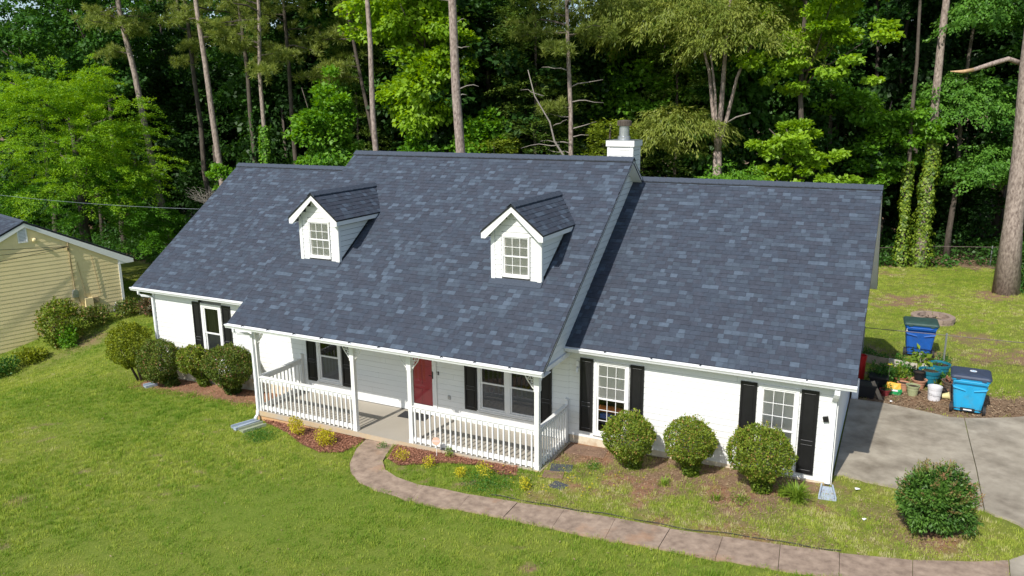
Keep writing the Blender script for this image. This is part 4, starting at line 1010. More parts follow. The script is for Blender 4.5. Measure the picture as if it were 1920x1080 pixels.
# willow oak: several stems
root = tree_root('oak_tree', (-3.0, 22.22), 'olive leaved oak with forked pale stems right of the chimney')
p = trunk_pts((-3.0, 22.22), (-.01, -.005), 6.8, .05, 24, 5); add_trunk(root, p, .24, .21, 'bark')
tp = p[-1]
for i, (dx, dy, dz, r0) in enumerate([(-.9, .1, 6.5, .14), (.15, .2, 8.5, .17), (1.1, -.1, 6, .12), (-.35, -.3, 5, .08)]):
    add_trunk(root, [tp, (tp[0]+dx*.35, tp[1]+dy*.3, tp[2]+dz*.28), (tp[0]+dx*.7, tp[1]+dy*.7, tp[2]+dz*.6), (tp[0]+dx*1.6, tp[1]+dy, tp[2]+dz)], r0, .05, 'bark', 8, 1.0, 'stem')
limb(root, [(tp[0]+.2, tp[1], tp[2]+1.3), (tp[0]+.9, tp[1]-.4, tp[2]+1.7), (tp[0]+1.6, tp[1]-.6, tp[2]+1.9)], .05, .02, 'barkpale')
limb(root, [(tp[0], tp[1], tp[2]-2.5), (tp[0]-.5, tp[1]-.3, tp[2]-2.7), (tp[0]-1.0, tp[1]-.5, tp[2]-2.6)], .05, .02, 'bark')
lv = Leaves(24); r_ = lv.r
def oak_sprays(c, R, n, ln, per, L_=.24, W_=.055):
    d = unit(r_.normal(size=(n, 3))); d[:, 2] = np.abs(d[:, 2])*.9-.15; st = np.array(c)+d*np.array(R)*r_.uniform(.45, .95, (n, 1))
    lv.sprays(st, d*np.array([1, 1, .35])+r_.normal(size=(n, 3))*.2, r_.uniform(.7, 1.3, n)*ln, per, .55, .38, L_, W_, .5, .9, .3)
oak_sprays((-5.6, 22.6, 12.6), (4.6, 2.6, 2.9), 300, 1.3, 52); oak_sprays((-2.2, 22.3, 11.8), (3.4, 2.4, 2.6), 230, 1.3, 52)
oak_sprays((-9.0, 22.2, 13.4), (2.6, 2.0, 1.8), 110, 1.2, 50); oak_sprays((-5.0, 21.6, 7.7), (2.3, 1.3, 1.2), 110, 1.1, 50); oak_sprays((-6.6, 21.6, 6.9), (1.6, 1.0, .9), 50, 1.0, 46)
lv.build('crown', 'lf_oak', root)
lv = Leaves(240); r_ = lv.r; root = tree_root('young_oak', (-1.84, 19.6), 'low spreading green sapling just behind the right wing ridge', 'sapling')
add_trunk(root, trunk_pts((-1.84, 19.6), (0, 0), 5, .05, 3, 4), .06, .03, 'barkdk', 7)
oak_sprays((-1.84, 19.6, 5.0), (2.1, 1.2, 1.0), 130, .9, 50, .20, .06); lv.build('crown', 'lf_bright', root)
# sweetgum with separate bright clumps
broadleaf('sweetgum_tree', (1.04, 22.01), (-.029, -.015), .15, 19, [((1.4, 21.6, 11.4), (2.7, 1.9, 2.6), 44, .62, 150, .22, .20, dict(flat=.35, shell=.25)), ((.5, 21.4, 14.6), (3.2, 2.4, 2.0), 40, .7, 150, .24, .20, dict(flat=.35)), ((.35, 21.3, 7.0), (1.3, 1.0, 1.0), 20, .5, 150, .2, .18, dict(flat=.4)), ((1.5, 21.2, 5.6), (1.5, .9, .9), 18, .45, 150, .2, .18, dict(flat=.4)), ((-.1, 21.3, 5.0), (.9, .8, .8), 12, .4, 150, .2, .18, dict(flat=.4))], 'sweetgum with bright layered leaf clumps behind the right wing roof', 'lf_lime', seed=25)
# hornbeam-like drooping tree on the right and its neighbours
root = tree_root('elm_tree', (7.9, 30.6), 'blue green tree with drooping sprays left of the massive pine', 'tree')
add_trunk(root, trunk_pts((7.9, 30.6), (0, 0), 15, .1, 7), .16, .06, 'barkdk')
lv = Leaves(26); r_ = lv.r
oak_sprays((7.6, 29.8, 8.6), (2.1, 1.6, 2.2), 150, 1.1, 60, .16, .11); oak_sprays((8.9, 29.6, 12.9), (2.4, 1.8, 2.0), 130, 1.1, 60, .16, .11); oak_sprays((9.2, 29.2, 5.2), (1.7, 1.3, 2.0), 100, 1.0, 56, .16, .11)
lv.build('crown', 'lf_horn', root)
broadleaf('maple_tree', (4.4, 29.6), (0, 0), .10, 9, [((4.3, 28.9, 6.6), (2.1, 1.3, 1.6), 34, .7, 130, .22, .19, dict(flat=.4)), ((2.9, 28.4, 8.4), (1.7, 1.2, 1.2), 22, .7, 120, .22, .19, dict(flat=.4)), ((5.6, 28.6, 7.9), (1.3, 1.0, 1.1), 18, .6, 120, .22, .19, dict(flat=.4)), ((3.4, 28.2, 5.0), (1.6, 1.0, .9), 18, .6, 120, .22, .19, dict(flat=.4))], 'green tree spreading over the two ivy clad trunks', 'lf_bright', seed=27)
broadleaf('shrub', (11.0, 23.6), (0, 0), .05, 2.2, [((11.0, 23.7, 1.5), (1.1, .9, 1.4), 26, .5, 120, .14, .10, dict(flat=.6))], 'dark green shrub tucked right behind the massive pine foot', 'lf_mid', seed=28, limbs=2)
# cedars left of the chimney
def cedar(b, h, rad_, label, m, seed, lo=.25, ln=2.2, n=220, per=60, trunk='barkdk', lean=(0, 0)):
    root = tree_root('cedar_tree', b, label); pts = trunk_pts(b, lean, h, .08, seed); add_trunk(root, pts, .13, .04, trunk)
    lv = Leaves(seed); r = lv.r; z = G(*b)+h*(lo+(1-lo)*r.random(n)**.8); a = r.random(n)*2*PI; k = (1.15-(z-G(*b))/h)
    st = np.array([trunk_at(pts, q) for q in z]); d = np.stack([np.cos(a), np.sin(a), r.uniform(-.15, .25, n)], 1)
    st = st+d*(rad_*k*r.uniform(.1, .8, n))[:, None]
    lv.sprays(st, d, r.uniform(.7, 1.3, n)*ln*.6, per, .12, .38, .17, .06, .9, .05, 0, t0=.15)
    lv.build('crown', m, root); return root, pts
cedar((-12.4, 20.4), 16, 3.4, 'dark cedar filling the gap right of the thick bare trunk', 'lf_cedar', 41, n=520, ln=2.4)
cedar((-6.3, 26.0), 16, 3.4, 'dark cedar behind the oak crown', 'lf_cedar', 42, n=420, ln=2.4)
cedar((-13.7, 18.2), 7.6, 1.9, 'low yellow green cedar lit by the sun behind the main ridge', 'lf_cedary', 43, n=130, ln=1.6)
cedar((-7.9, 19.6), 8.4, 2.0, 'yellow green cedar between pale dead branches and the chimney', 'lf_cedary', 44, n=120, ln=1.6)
cedar((-25.6, 22.5), 15, 2.8, 'dull green cedar behind the bright bushy tree', 'lf_cedar', 45, n=320, ln=2.2)
root = tree_root('dead_tree', (-7.44, 17.76), 'bare crooked pale trunk leaning among the cedars'); 
add_trunk(root, [(-7.9, 17.7, 1), (-8.55, 17.3, 4.4), (-8.7, 17.1, 5.4), (-9.15, 17.0, 6.2), (-9.7, 16.8, 7.1), (-9.9, 16.7, 8.0), (-10.6, 16.5, 9.2), (-10.9, 16.4, 10.4)], .085, .02, 'barkpale', 8, 1.0)
for k, (z, dx, dz, ln) in enumerate([(5.6, -1, .3, 1.6), (6.0, 1, .2, .9), (6.9, -1, .1, 1.9), (7.8, .9, .5, 1.0), (9.2, -.8, .4, 1.2), (5.0, -1, .1, 1.3)]):
    x = -8.6-(z-4.2)*.36; limb(root, curve((x, 17.1, z), (dx, -.3, dz), ln, .15, .07, 5, k), .03, .008, 'barkpale')
# bare twig bush and bright sapling at the left wing ridge end
root = tree_root('bare_bush', (-27.8, 12.2), 'leafless twiggy brown bush beside the left wing roof edge', 'bush')
for k in range(26):
    rr = random.Random(k); a = rr.random()*2*PI; c = curve((-27.8, 12.2, 3.4), (math.cos(a)*.8, math.sin(a)*.8, rr.uniform(.4, 1.3)), rr.uniform(1.0, 1.7), .1, .08, 6, k); limb(root, c, .018, .005, 'barkpale', 'twig')
    for j in range(3): limb(root, curve(c[2+j], (math.cos(a+j-1), math.sin(a+j), .5), .6, 0, .05, 4, k*5+j), .009, .004, 'barkpale', 'twig')
add_trunk(root, [(-27.8, 12.2, G(-27.8, 12.2)-.2), (-27.75, 12.2, 1.8), (-27.8, 12.2, 3.6)], .07, .05, 'barkdk', 7)
broadleaf('maple_tree', (-26.2, 12.6), (0, 0), .06, 5.4, [((-26.4, 12.5, 5.2), (1.2, .9, .8), 24, .42, 110, .17, .14, dict(flat=.4))], 'light green sapling peeping over the left wing ridge end', 'lf_bright', seed=29, limbs=2)
broadleaf('maple_tree', (-24.6, 12.8), (0, 0), .06, 5.2, [((-24.4, 12.9, 4.9), (1.8, .9, .6), 26, .42, 100, .17, .14, dict(flat=.4)), ((-21.6, 13.0, 4.9), (1.3, .9, .5), 16, .42, 100, .17, .14, dict(flat=.4))], 'row of low green saplings barely topping the left wing ridge', 'lf_bright', seed=30, limbs=2)

# ---- the big light green tree at the left
root = tree_root('elm_tree', (-38.4, 12.2), 'large yellow green feathery tree behind the yellow house')
pts = trunk_pts((-38.4, 12.2), (0, 0), 10, .1, 8); add_trunk(root, pts, .36, .12, 'barkdk')
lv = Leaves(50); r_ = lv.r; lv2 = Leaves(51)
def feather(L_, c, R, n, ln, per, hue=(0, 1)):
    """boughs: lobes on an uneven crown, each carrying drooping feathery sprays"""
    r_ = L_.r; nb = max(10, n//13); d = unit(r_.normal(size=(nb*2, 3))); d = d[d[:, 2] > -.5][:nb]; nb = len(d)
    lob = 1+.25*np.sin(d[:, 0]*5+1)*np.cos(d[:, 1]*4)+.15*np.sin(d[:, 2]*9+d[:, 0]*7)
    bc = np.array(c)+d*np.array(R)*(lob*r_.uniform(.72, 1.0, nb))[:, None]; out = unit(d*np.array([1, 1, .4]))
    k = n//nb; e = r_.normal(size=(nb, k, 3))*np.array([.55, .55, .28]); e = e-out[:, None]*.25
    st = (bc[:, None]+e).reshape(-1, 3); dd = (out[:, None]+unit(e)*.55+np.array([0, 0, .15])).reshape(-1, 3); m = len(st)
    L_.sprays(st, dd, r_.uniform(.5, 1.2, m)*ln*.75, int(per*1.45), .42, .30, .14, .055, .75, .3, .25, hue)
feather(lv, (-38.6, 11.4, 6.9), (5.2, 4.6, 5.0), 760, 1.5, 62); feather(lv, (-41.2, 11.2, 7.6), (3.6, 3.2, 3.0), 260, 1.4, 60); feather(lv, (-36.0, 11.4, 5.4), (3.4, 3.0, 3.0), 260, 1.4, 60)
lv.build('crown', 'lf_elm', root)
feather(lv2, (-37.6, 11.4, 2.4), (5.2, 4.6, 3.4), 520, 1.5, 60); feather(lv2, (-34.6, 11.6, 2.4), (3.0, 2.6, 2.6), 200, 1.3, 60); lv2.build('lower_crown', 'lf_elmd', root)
for k in range(9):
    rr = random.Random(k+60); a = rr.random()*2*PI; p = trunk_at(pts, 2+k*.8); limb(root, curve(p, (math.cos(a), math.sin(a), .8), 4, .1, .2, 6, k), .10, .03)

# ---- fill of the wood: copies of four trees
def fill_tree(seed, leafm, h=17, R=(3.6, 3.6, 6.2), L_=.30, W_=.25, n=120, per=105, zc=9.5):
    root = empty('forest_tree', (0, 0, 0)); pts = [(0, 0, -.5), (.1, 0, 4), (0, .15, 9), (.1, 0, h)]
    add_trunk(root, pts, .17, .06, 'barkdk', 8)
    lv = Leaves(seed); lv.pads((0, 0, zc), R, n, 1.05, per, L_, W_, flat=.5, shell=.35, zmin=-1, rough=.3)
    lv.build('crown', leafm, root); return root
protos = [fill_tree(61, 'lf_shade'), fill_tree(62, 'lf_shade', 19, (3.2, 3.2, 7.5), zc=10.5), fill_tree(63, 'lf_mid', 18, (3.3, 3.3, 6.5), zc=10), fill_tree(64, 'lf_shade', 8, (2.8, 2.8, 3.4), zc=3.6, n=70)]
used = set()
def put(k, x, y, s, rz, label, group='trees filling the wood behind the houses'):
    o = protos[k] if k not in used else copy_tree(protos[k]); used.add(k)
    o.location = (x, y, G(x, y)); o.rotation_euler = (0, 0, rz); o.scale = (s, s, s*random.uniform(.9, 1.15)); tag(o, label, 'tree', group)
    return o
random.seed(77)
WL = 'forest tree in the dark mass of the wood behind the houses'
rows = []
for x in np.arange(-62, 30, 5.2):
    rows.append((x+random.uniform(-1.4, 1.4), FOREST(x)+7.5+random.uniform(-1.5, 1.5), 1))
for x in np.arange(-72, 38, 5.6):
    rows.append((x+random.uniform(-1.6, 1.6), FOREST(x)+14+random.uniform(-2, 2), 2))
for x in np.arange(-84, 44, 6.4):
    rows.append((x+random.uniform(-2, 2), FOREST(x)+21+random.uniform(-2, 2), 3))
for (x, y, rw) in rows:
    k = random.choice([0, 1, 0, 1, 2]) if rw < 3 else random.choice([0, 1]); 
    if rw == 3 and random.random() < .3: continue
    put(k, x, float(y), random.uniform(.95, 1.3)-(.12 if rw == 3 else 0), random.random()*6.28, WL)
for x in np.arange(-64, 34, 4.6):
    put(3, x+random.uniform(-1.5, 1.5), float(FOREST(x))+5.2+random.uniform(-1.2, 1.5), random.uniform(.7, 1.1), random.random()*6.28, 'low understory tree in the shade at the foot of the wood', 'understory trees in the wood')
# mid green trees upper left, above the feathery tree
for i, (x, y, z, R, lab) in enumerate([(-53.0, 20.0, 12.5, 5.0, 'mid green broadleaf tree in the upper left corner'), (-46.0, 20.5, 13.5, 4.2, 'mid green broadleaf tree above the top of the feathery tree')]):
    broadleaf('broadleaf_tree', (x, y), (0, 0), .22, 17, [((x, y-1, z), (R, R*.8, 5.2), 120, 1.0, 90, .30, .24, dict(flat=.45, shell=.28))], lab, 'lf_mid', seed=31+i)
broadleaf('broadleaf_tree', (-8.6, 27.5), (0, 0), .18, 16, [((-8.6, 26.3, 9.6), (3.2, 2.0, 3.6), 70, .8, 90, .26, .22, dict(flat=.45))], 'mid green tree showing between the chimney and the cedars', 'lf_bright', seed=35)
broadleaf('broadleaf_tree', (13.5, 31.5), (0, 0), .18, 16, [((13.0, 30.5, 8.5), (3.6, 2.4, 5.0), 90, .9, 90, .28, .24, dict(flat=.45))], 'mid green tree behind and right of the massive pine', 'lf_mid', seed=36)
# distant pine trunks against the sky gaps
for i, (x, y, lx) in enumerate([(-33.45, 26.6, .02), (-32.4, 29.0, 0), (-11.25, 40.4, 0), (1.47, 38, -.05), (4.34, 36, -.1), (-3.69, 42, -.1), (-22.6, 34.7, .03), (-50.6, 22, .03)]):
    root = tree_root('pine_tree', (x, y), 'thin dark pine trunk deep in the wood', group='thin pine trunks deep in the wood'); pts = trunk_pts((x, y), (lx, 0), 24, .1, 90+i); add_trunk(root, pts, .15, .06, 'barkdk', 8)
    lv = Leaves(90+i); r = lv.r; lv.tufts(np.array([trunk_at(pts, z)+np.array([r.normal(0, 1.3), r.normal(0, 1.3), 0]) for z in r.uniform(16, 24, 150)]), 26, .34, .03, .5); lv.build('crown', 'lf_pine', root)
# far wood that reads as one mass
lv = Leaves(99); n = 1500; r = lv.r; x = r.uniform(-115, 75, n); y = FOREST(np.clip(x, -60, 60))+r.uniform(27, 48, n)
P = np.stack([x, y, gz(x, y)+r.uniform(.5, 13.5, n)], 1); per = 34; e = unit(r.normal(size=(n, per, 3)))*(r.random((n, per, 1))**.4)*np.array([1.9, 1.9, 1.1])
pos = (P[:, None]+e).reshape(-1, 3); m_ = len(pos)
lv.add(leaf_quads(pos, r.normal(size=(m_, 3)), r.normal(size=(m_, 3))*.5+np.array([0, -.3, .7]), r.uniform(.5, .9, m_), r.uniform(.45, .8, m_)), r.random(m_)); lv.build('far_wood', 'lf_shade', kind='stuff')

# ------------------------------------------------------------------ yellow neighbour house
YB = Vector((-28.89, 7.2, 0)); YA = -.28
YM = Matrix.Translation(YB) @ Matrix.Rotation(YA, 4, 'Z')      # local x = out of the gable wall, y = along it (back +)
yh = empty('neighbour_house', (-30, 3, -1.6), 'yellow clapboard house with white trimmed gable wall at the left edge', 'house')
def yb(m, name, mt, parent=None, **k): return m.xform(YM).build(name, mt, parent or yh, **k)
YS = .497; ya0, ya1, yap = -7.9, 0.0, -3.95; yz = lambda s_: 3.73-YS*abs(s_-yap)
yb(MB().prism([(-.03, ya0, -3.2), (-.03, ya1, -3.2), (-.03, ya1, yz(ya1)-.1), (-.03, yap, yz(yap)-.1), (-.03, ya0, yz(ya0)-.1)], (-12, 0, 0)), 'wall', 'yellow')
z = -3.1; k = 0
while z < 3.55:
    zb = z+.185; lo = max(ya0, yap-(3.65-z)/YS); hi = min(ya1, yap+(3.65-z)/YS); lo2 = max(ya0, yap-(3.65-zb)/YS); hi2 = min(ya1, yap+(3.65-zb)/YS)
    if hi-lo > .1:
        if hi2 < lo2: lo2 = hi2 = yap
        cuts = [lo]+[c for c in (-6.2+(k*1.7) % 3, -2.6+(k*1.1) % 2) if lo+.4 < c < hi-.4 and lo2 < c < hi2]+[hi]
        for j in range(len(cuts)-1):
            a, b = cuts[j]+.002, cuts[j+1]-.002; a2 = lo2 if j == 0 else a; b2 = hi2 if j == len(cuts)-2 else b
            yb(MB().hexa([(-.006, a, z), (-.006, b, z), (-.03, b, z), (-.03, a, z), (-.016, a2, zb), (-.016, b2, zb), (-.03, b2, zb), (-.03, a2, zb)]), 'siding_board', 'yellow')
    z += .185; k += 1
yb(MB().box((-.02, -.10, -3.2), (.018, .015, yz(0)-.12)).box((-.12, .0, -3.2), (-.021, .02, yz(0)-.14)), 'corner_board', 'trim')
for s_ in (1, -1):
    e = yap+s_*4.57; ze = 3.85-YS*4.57
    top = [(.07, e, ze), (.07, yap, 3.85), (-12, yap, 3.85), (-12, e, ze)]; bot = [(p[0], p[1], p[2]-.09) for p in top]
    yb(MB().hexa((bot+top) if s_ > 0 else (bot[::-1]+top[::-1])), 'roof', 'flash')
    pr = [(.055, yap, 3.76), (.055, e, ze-.09), (.055, e, ze-.27), (.055, e-s_*.35, ze-.27+.0), (.055, yap, 3.76-.18)]
    yb(MB().prism(pr, (.02, 0, 0)), 'rake_board', 'trim')
    yb(MB().hexa([(-12, e-s_*.01, ze-.28), (.05, e-s_*.01, ze-.28), (.05, e-s_*.68, ze-.28), (-12, e-s_*.68, ze-.28), (-12, e-s_*.01, ze-.10), (.05, e-s_*.01, ze-.10), (.05, e-s_*.68, ze-.10+.2), (-12, e-s_*.68, ze-.10+.2)]), 'soffit', 'trim')
    U = Vector((-1, 0, 0)) if s_ < 0 else Vector((1, 0, 0)); O_ = Vector((.32, e, ze+.0)) if s_ < 0 else Vector((-12, e, ze))
    U2 = Vector((-1, 0, 0)) if s_ > 0 else U
    V_ = nrm((0, -s_, YS)); N_ = nrm((0, s_*YS, 1))
    m = MB(); O_ = Vector((.09, e, ze))
    for vs, t, a in shingle_plane(O_, (-1, 0, 0), V_, N_, 12.3, 4.57*math.sqrt(1+YS*YS), seed=300+s_):
        t = tuple(q*.9 for q in t); m.ct = t; m.add(vs, [(4, 5, 6, 7), (0, 1, 5, 4), (1, 2, 6, 5), (3, 0, 4, 7)])
    yb(m, 'shingles', 'shingle', kind='stuff')
m = MB()
for s_ in (1, -1): m.prism([(.15, yap, 3.90), (.15, yap+s_*.14, 3.90-YS*.14), (.15, yap+s_*.14, 3.865-YS*.14), (.15, yap, 3.865)], (-12.3, 0, 0))
yb(m, 'ridge_cap', 'ridge')
m = MB(); m.box((.0, -4.27, 2.88), (.03, -3.87, 2.93)).box((.0, -4.27, 3.50), (.03, -3.87, 3.55)).box((.0, -4.27, 2.93), (.03, -4.22, 3.50)).box((.0, -3.92, 2.93), (.03, -3.87, 3.50)); vent = yb(m, 'gable_vent', 'trim')
for k in range(9):
    z = 2.945+k*.062; yb(MB().hexa([(.022, -4.22, z), (.022, -3.92, z), (.012, -3.92, z), (.012, -4.22, z), (.008, -4.22, z+.045), (.008, -3.92, z+.045), (.002, -3.92, z+.045), (.002, -4.22, z+.045)]), 'slat', 'trim', vent)
yb(MB().box((-.0, -4.21, 2.94), (.001, -3.93, 3.49)), 'vent_screen', 'blinddk', vent)
yb(MB().lathe((0, 0, 0), [(.0, .1), (.07, .09), (.10, 0), (.1, -.02)], 12).xform(Matrix.Translation((.03, -3.61, 2.95)) @ Matrix.Rotation(PI/2, 4, 'Y')), 'wall_light', 'yellow')
yb(MB().tube([(.06, -2.26, 2.68), (.05, -2.24, 2.40), (.05, -2.22, .34)], .028, 8).box((.0, -2.28, 2.3), (.1, -2.34, 2.44)), 'service_mast', 'fitbrown')
yb(MB().tube([(.0, -2.22, .27), (.14, -2.22, .27)], .12, 14).box((.0, -2.35, .0), (.09, -2.09, .22)), 'electric_meter', 'metal')
yb(MB().tube([(.03, -2.10, -.02), (.03, -2.0, -.5), (.03, -1.75, -.62)], .022, 6), 'conduit', 'fitbrown')
yb(MB().box((.0, -1.85, -.55), (.16, -1.50, -.12)), 'utility_box', 'yellow'); yb(MB().box((.0, -1.46, -.42), (.1, -1.22, -.14)), 'utility_box', 'fitbrown')
yb(MB().tube([(.02, -1.28, 1.9), (.02, -1.12, .4), (.02, -1.08, -.1)], .012, 6), 'cable_run', 'fitbrown')
yb(MB().tube([(.02, -1.95, 1.7), (.02, -1.80, .4), (.02, -1.72, -.45)], .010, 6), 'cable_run', 'fitbrown')
yb(MB().box((.05, -.62, -1.4), (.32, -.22, -.72)).tube([(.2, -.6, -.75), (.2, -.5, -.55), (.2, -.3, -.6), (.2, -.22, -.8)], .02, 6), 'gas_meter', 'metal')
# wires from the mast towards the street
mt = YM @ Vector((.12, -2.24, 2.48))
for i, (e, sag) in enumerate([((-33.5, -14, 5.2), .3), ((-33.2, -14, 4.3), .5), ((-32.9, -14, 3.2), .7)]):
    a = Vector(mt); b = Vector(e); pts = []
    for k in range(17): t = k/16; q = a.lerp(b, t); pts.append((q.x, q.y, q.z-sag*4*t*(1-t)))
    o = MB().tube(pts, .011, 5).build('service_wire', 'blackmetal', loc=tuple(mt)); tag(o, ['upper', 'middle', 'lowest'][i]+' dark wire running from the mast on the yellow wall to the left', 'wire', 'service wires at the yellow house')
a, b = Vector((-62, 5.0, 7.2)), Vector((-17.7, 5.4, 4.75)); pts = []
for k in range(25): t = k/24; q = a.lerp(b, t); pts.append((q.x, q.y, q.z-1.1*4*t*(1-t)))
tag(MB().tube(pts, .0065, 5).build('power_cable', 'metal', loc=(-17.7, 5.4, 4.75)), 'long grey cable sagging from the left towards the white house roof', 'cable')

# ------------------------------------------------------------------ clipped bushes
def boxwood(name, b, c, R, leafm, label, seed, group=None, n=9000, leaf=.05, stems=3, skirt=True, rough=.075, trunk=None, lean=None):
    root = empty(name, (b[0], b[1], G(*b)), label, 'bush', group); lv = Leaves(seed); r = lv.r; c = np.array(c); R = np.array(R)
    d = unit(r.normal(size=(n, 3))); q = d[:, 2]
    lob = 1+rough*np.sin(d[:, 0]*9+seed)*np.sin(d[:, 1]*8+seed*2)+rough*.8*np.sin(d[:, 2]*11+d[:, 0]*7)+.035*vnoise(d[:, 0]*9+50, d[:, 2]*9+d[:, 1]*7+50, 1, seed)
    lob = lob*(1+.05*np.sin(d[:, 0]*2.1+seed*1.7)+.045*np.sin(d[:, 1]*2.4+seed*2.9)+.03*np.sin(d[:, 2]*4+seed))
    tp_ = np.where(d[:, 2] < 0, 1-.28*d[:, 2]**2, 1.0); d = d*np.stack([tp_, tp_, np.where(d[:, 2] > .7, .96, 1)], 1)
    k = np.where(r.random(n) < .8, 1-np.abs(r.normal(0, .045, n)), r.uniform(.55, .97, n)); P = c+d*R*(k*lob)[:, None]
    T = unit(d*.55+r.normal(size=(n, 3))*.7+np.array([0, 0, .25])); Nn = unit(d+r.normal(size=(n, 3))*.55)
    top = np.clip(.5+.5*d[:, 2], 0, 1); br = vnoise(d[:, 0]*4+20, d[:, 1]*4+d[:, 2]*5+20, 1, seed+3)
    rn = np.clip(.05+.65*r.random(n)+.30*(br-.3)+.45*(r.random(n) < .14), 0, 1)
    lv.add(leaf_quads(P, T, Nn, leaf*r.uniform(.7, 1.3, n), leaf*.62*r.uniform(.7, 1.3, n)), rn)
    zb = G(*b)
    if skirt:
        m = n//5; z = r.random(m)*(c[2]-R[2]*.75-zb)+zb; a = r.random(m)*2*PI; rr = R[0]*(.30+.35*(z-zb)/max(.2, c[2]-zb))*r.random(m)**.5
        P = np.stack([b[0]+(c[0]-b[0])*(z-zb)/max(.2, c[2]-zb)+np.cos(a)*rr, b[1]+(c[1]-b[1])*(z-zb)/max(.2, c[2]-zb)+np.sin(a)*rr, z], 1)
        lv.add(leaf_quads(P, r.normal(size=(m, 3)), r.normal(size=(m, 3))+np.array([0, 0, 1]), leaf*1.3*r.uniform(.7, 1.3, m), leaf*.8*r.uniform(.7, 1.3, m)), r.random(m)*.5)
    ns = 60; ds = unit(r.normal(size=(ns, 3))); ds[:, 2] = np.abs(ds[:, 2]); lv.sprays(c+ds*R*.95, ds+np.array([0, 0, .5]), r.uniform(.06, .16, ns), 9, 0, .03, leaf, leaf*.5, .8, -.2, 0, (.5, 1))
    lv.build('crown', leafm, root)
    for k in range(stems):
        a = k*2.1+seed; rr = .05+.03*k
        limb(root, [(b[0]+math.cos(a)*rr, b[1]+math.sin(a)*rr, zb-.05), ((b[0]+c[0])/2+math.cos(a)*.14, (b[1]+c[1])/2+math.sin(a)*.14, (zb+c[2])/2-.1), (c[0]+math.cos(a)*.3, c[1]+math.sin(a)*.3, c[2])], trunk or .035, .02, 'barkdk', 'stem')
    return root
gl = 'clipped round bushes along the front wall'
boxwood('round_bush', (.16, -.85), (.06, -.95, .88), (.60, .58, .58), 'lf_box', 'first round clipped bush right of the porch, below the left of the two tall windows', 1, gl, 11000)
boxwood('round_bush', (1.55, -.72), (1.52, -.80, .95), (.57, .55, .57), 'lf_box', 'middle round clipped bush against the bare white wall between two tall windows', 2, gl, 10000)
boxwood('round_bush', (3.23, -.95), (3.16, -1.0, 1.10), (.67, .64, .62), 'lf_box', 'round clipped bush in front of the rightmost tall window', 3, gl, 12000)
gl2 = 'clipped round bushes by the left wing'
boxwood('round_bush', (-18.0, -.6), (-18.02, -.9, .80), (.68, .66, .76), 'lf_boxy', 'yellowish round bush on a bare leaning stem at the left wing corner', 4, gl2, 9000, .062, stems=2, skirt=False, rough=.12, trunk=.05)
boxwood('round_bush', (-16.35, -.6), (-16.66, -.8, .40), (.68, .64, .66), 'lf_boxd', 'dark round bush with bare legs right of the yellowish one', 5, gl2, 9000, .06, stems=5, trunk=.045, rough=.08)
boxwood('round_bush', (-15.2, -.25), (-15.42, -.45, .50), (.48, .47, .46), 'lf_box', 'smallest round bush, lumpy on top, under the left wing window', 6, gl2, 8000, .058, rough=.16)
boxwood('round_bush', (-13.7, -.45), (-13.52, -.75, .66), (.78, .72, .66), 'lf_boxd', 'largest round bush beside the left porch post', 7, gl2, 12000, .06, stems=5, trunk=.045)
# loose red tipped bush by the driveway
root = empty('bush', (6.75, -1.35, G(6.75, -1.35)), 'loose green bush with reddish shoot tips on the lawn beside the driveway', 'bush'); lv = Leaves(80); r = lv.r
lv.pads((6.71, -1.4, .93), (.62, .60, .59), 170, .15, 90, .075, .036, flat=.8, shell=.2, zmin=-1, rough=.2, updir=.5, hue=(0, .78)); n = 130
d = unit(r.normal(size=(n, 3))); d[:, 2] = np.abs(d[:, 2]); lv.sprays(np.array([6.71, -1.4, .93])+d*np.array([.62, .6, .60]), d+np.array([0, 0, .7]), r.uniform(.12, .28, n), 26, 0, .035, .05, .02, .8, -.3, 0, (.75, 1))
lv.build('crown', 'lf_red', root)
for k in range(6): a = k*1.05; limb(root, [(6.75+.06*math.cos(a), -1.35+.06*math.sin(a), .18), (6.75+.25*math.cos(a), -1.38+.25*math.sin(a), .6), (6.75+.5*math.cos(a), -1.4+.5*math.sin(a), 1.0)], .018, .008, 'barkdk', 'stem')
# strap leaved plants
def strap_plant(name, b, n, L_, label, mat_='lf_lily', seed=0, w_=.018, cat='plant', spread=.9):
    r = np.random.default_rng(seed); z = G(*b); V = []; F = []; rn = []
    for k in range(n):
        a = r.random()*2*PI; l = L_*r.uniform(.6, 1.15); s0 = r.uniform(0, .14); d = np.array([math.cos(a), math.sin(a)]); side = np.array([-d[1], d[0]]); o = len(V); tilt = r.uniform(.2, spread)
        for j in range(6):
            t = j/5; h = l*(t-.55*tilt*t*t*1.2); o_ = s0+l*tilt*t*t*.8; ww = w_*(1-t)**.6+.001
            for q in (-1, 1): V.append((b[0]+d[0]*o_+side[0]*ww*q, b[1]+d[1]*o_+side[1]*ww*q, z+h))
        for j in range(5): F.append((o+2*j, o+2*j+1, o+2*j+3, o+2*j+2)); rn.append(r.random())
    o = npmesh(name, V, F, mat_, loc=(b[0], b[1], z), rnd=rn); tag(o, label, cat); return o
strap_plant('daylily', (4.02, -1.15), 210, .55, 'bright lime daylily clump right of the rightmost round bush', seed=3)
strap_plant('daylily', (3.72, -.95), 60, .35, 'small strappy green clump between the round bush and the lime daylily', 'lf_ivy', 4)
strap_plant('weed', (2.4, -1.75), 50, .22, 'small tuft of grassy weed in the bare bed below the middle bush', 'lf_ivy', 5, .008)
strap_plant('weed', (1.1, -1.5), 60, .24, 'lighter grassy weed tuft between the first and middle bush', 'lf_lily', 6, .008)
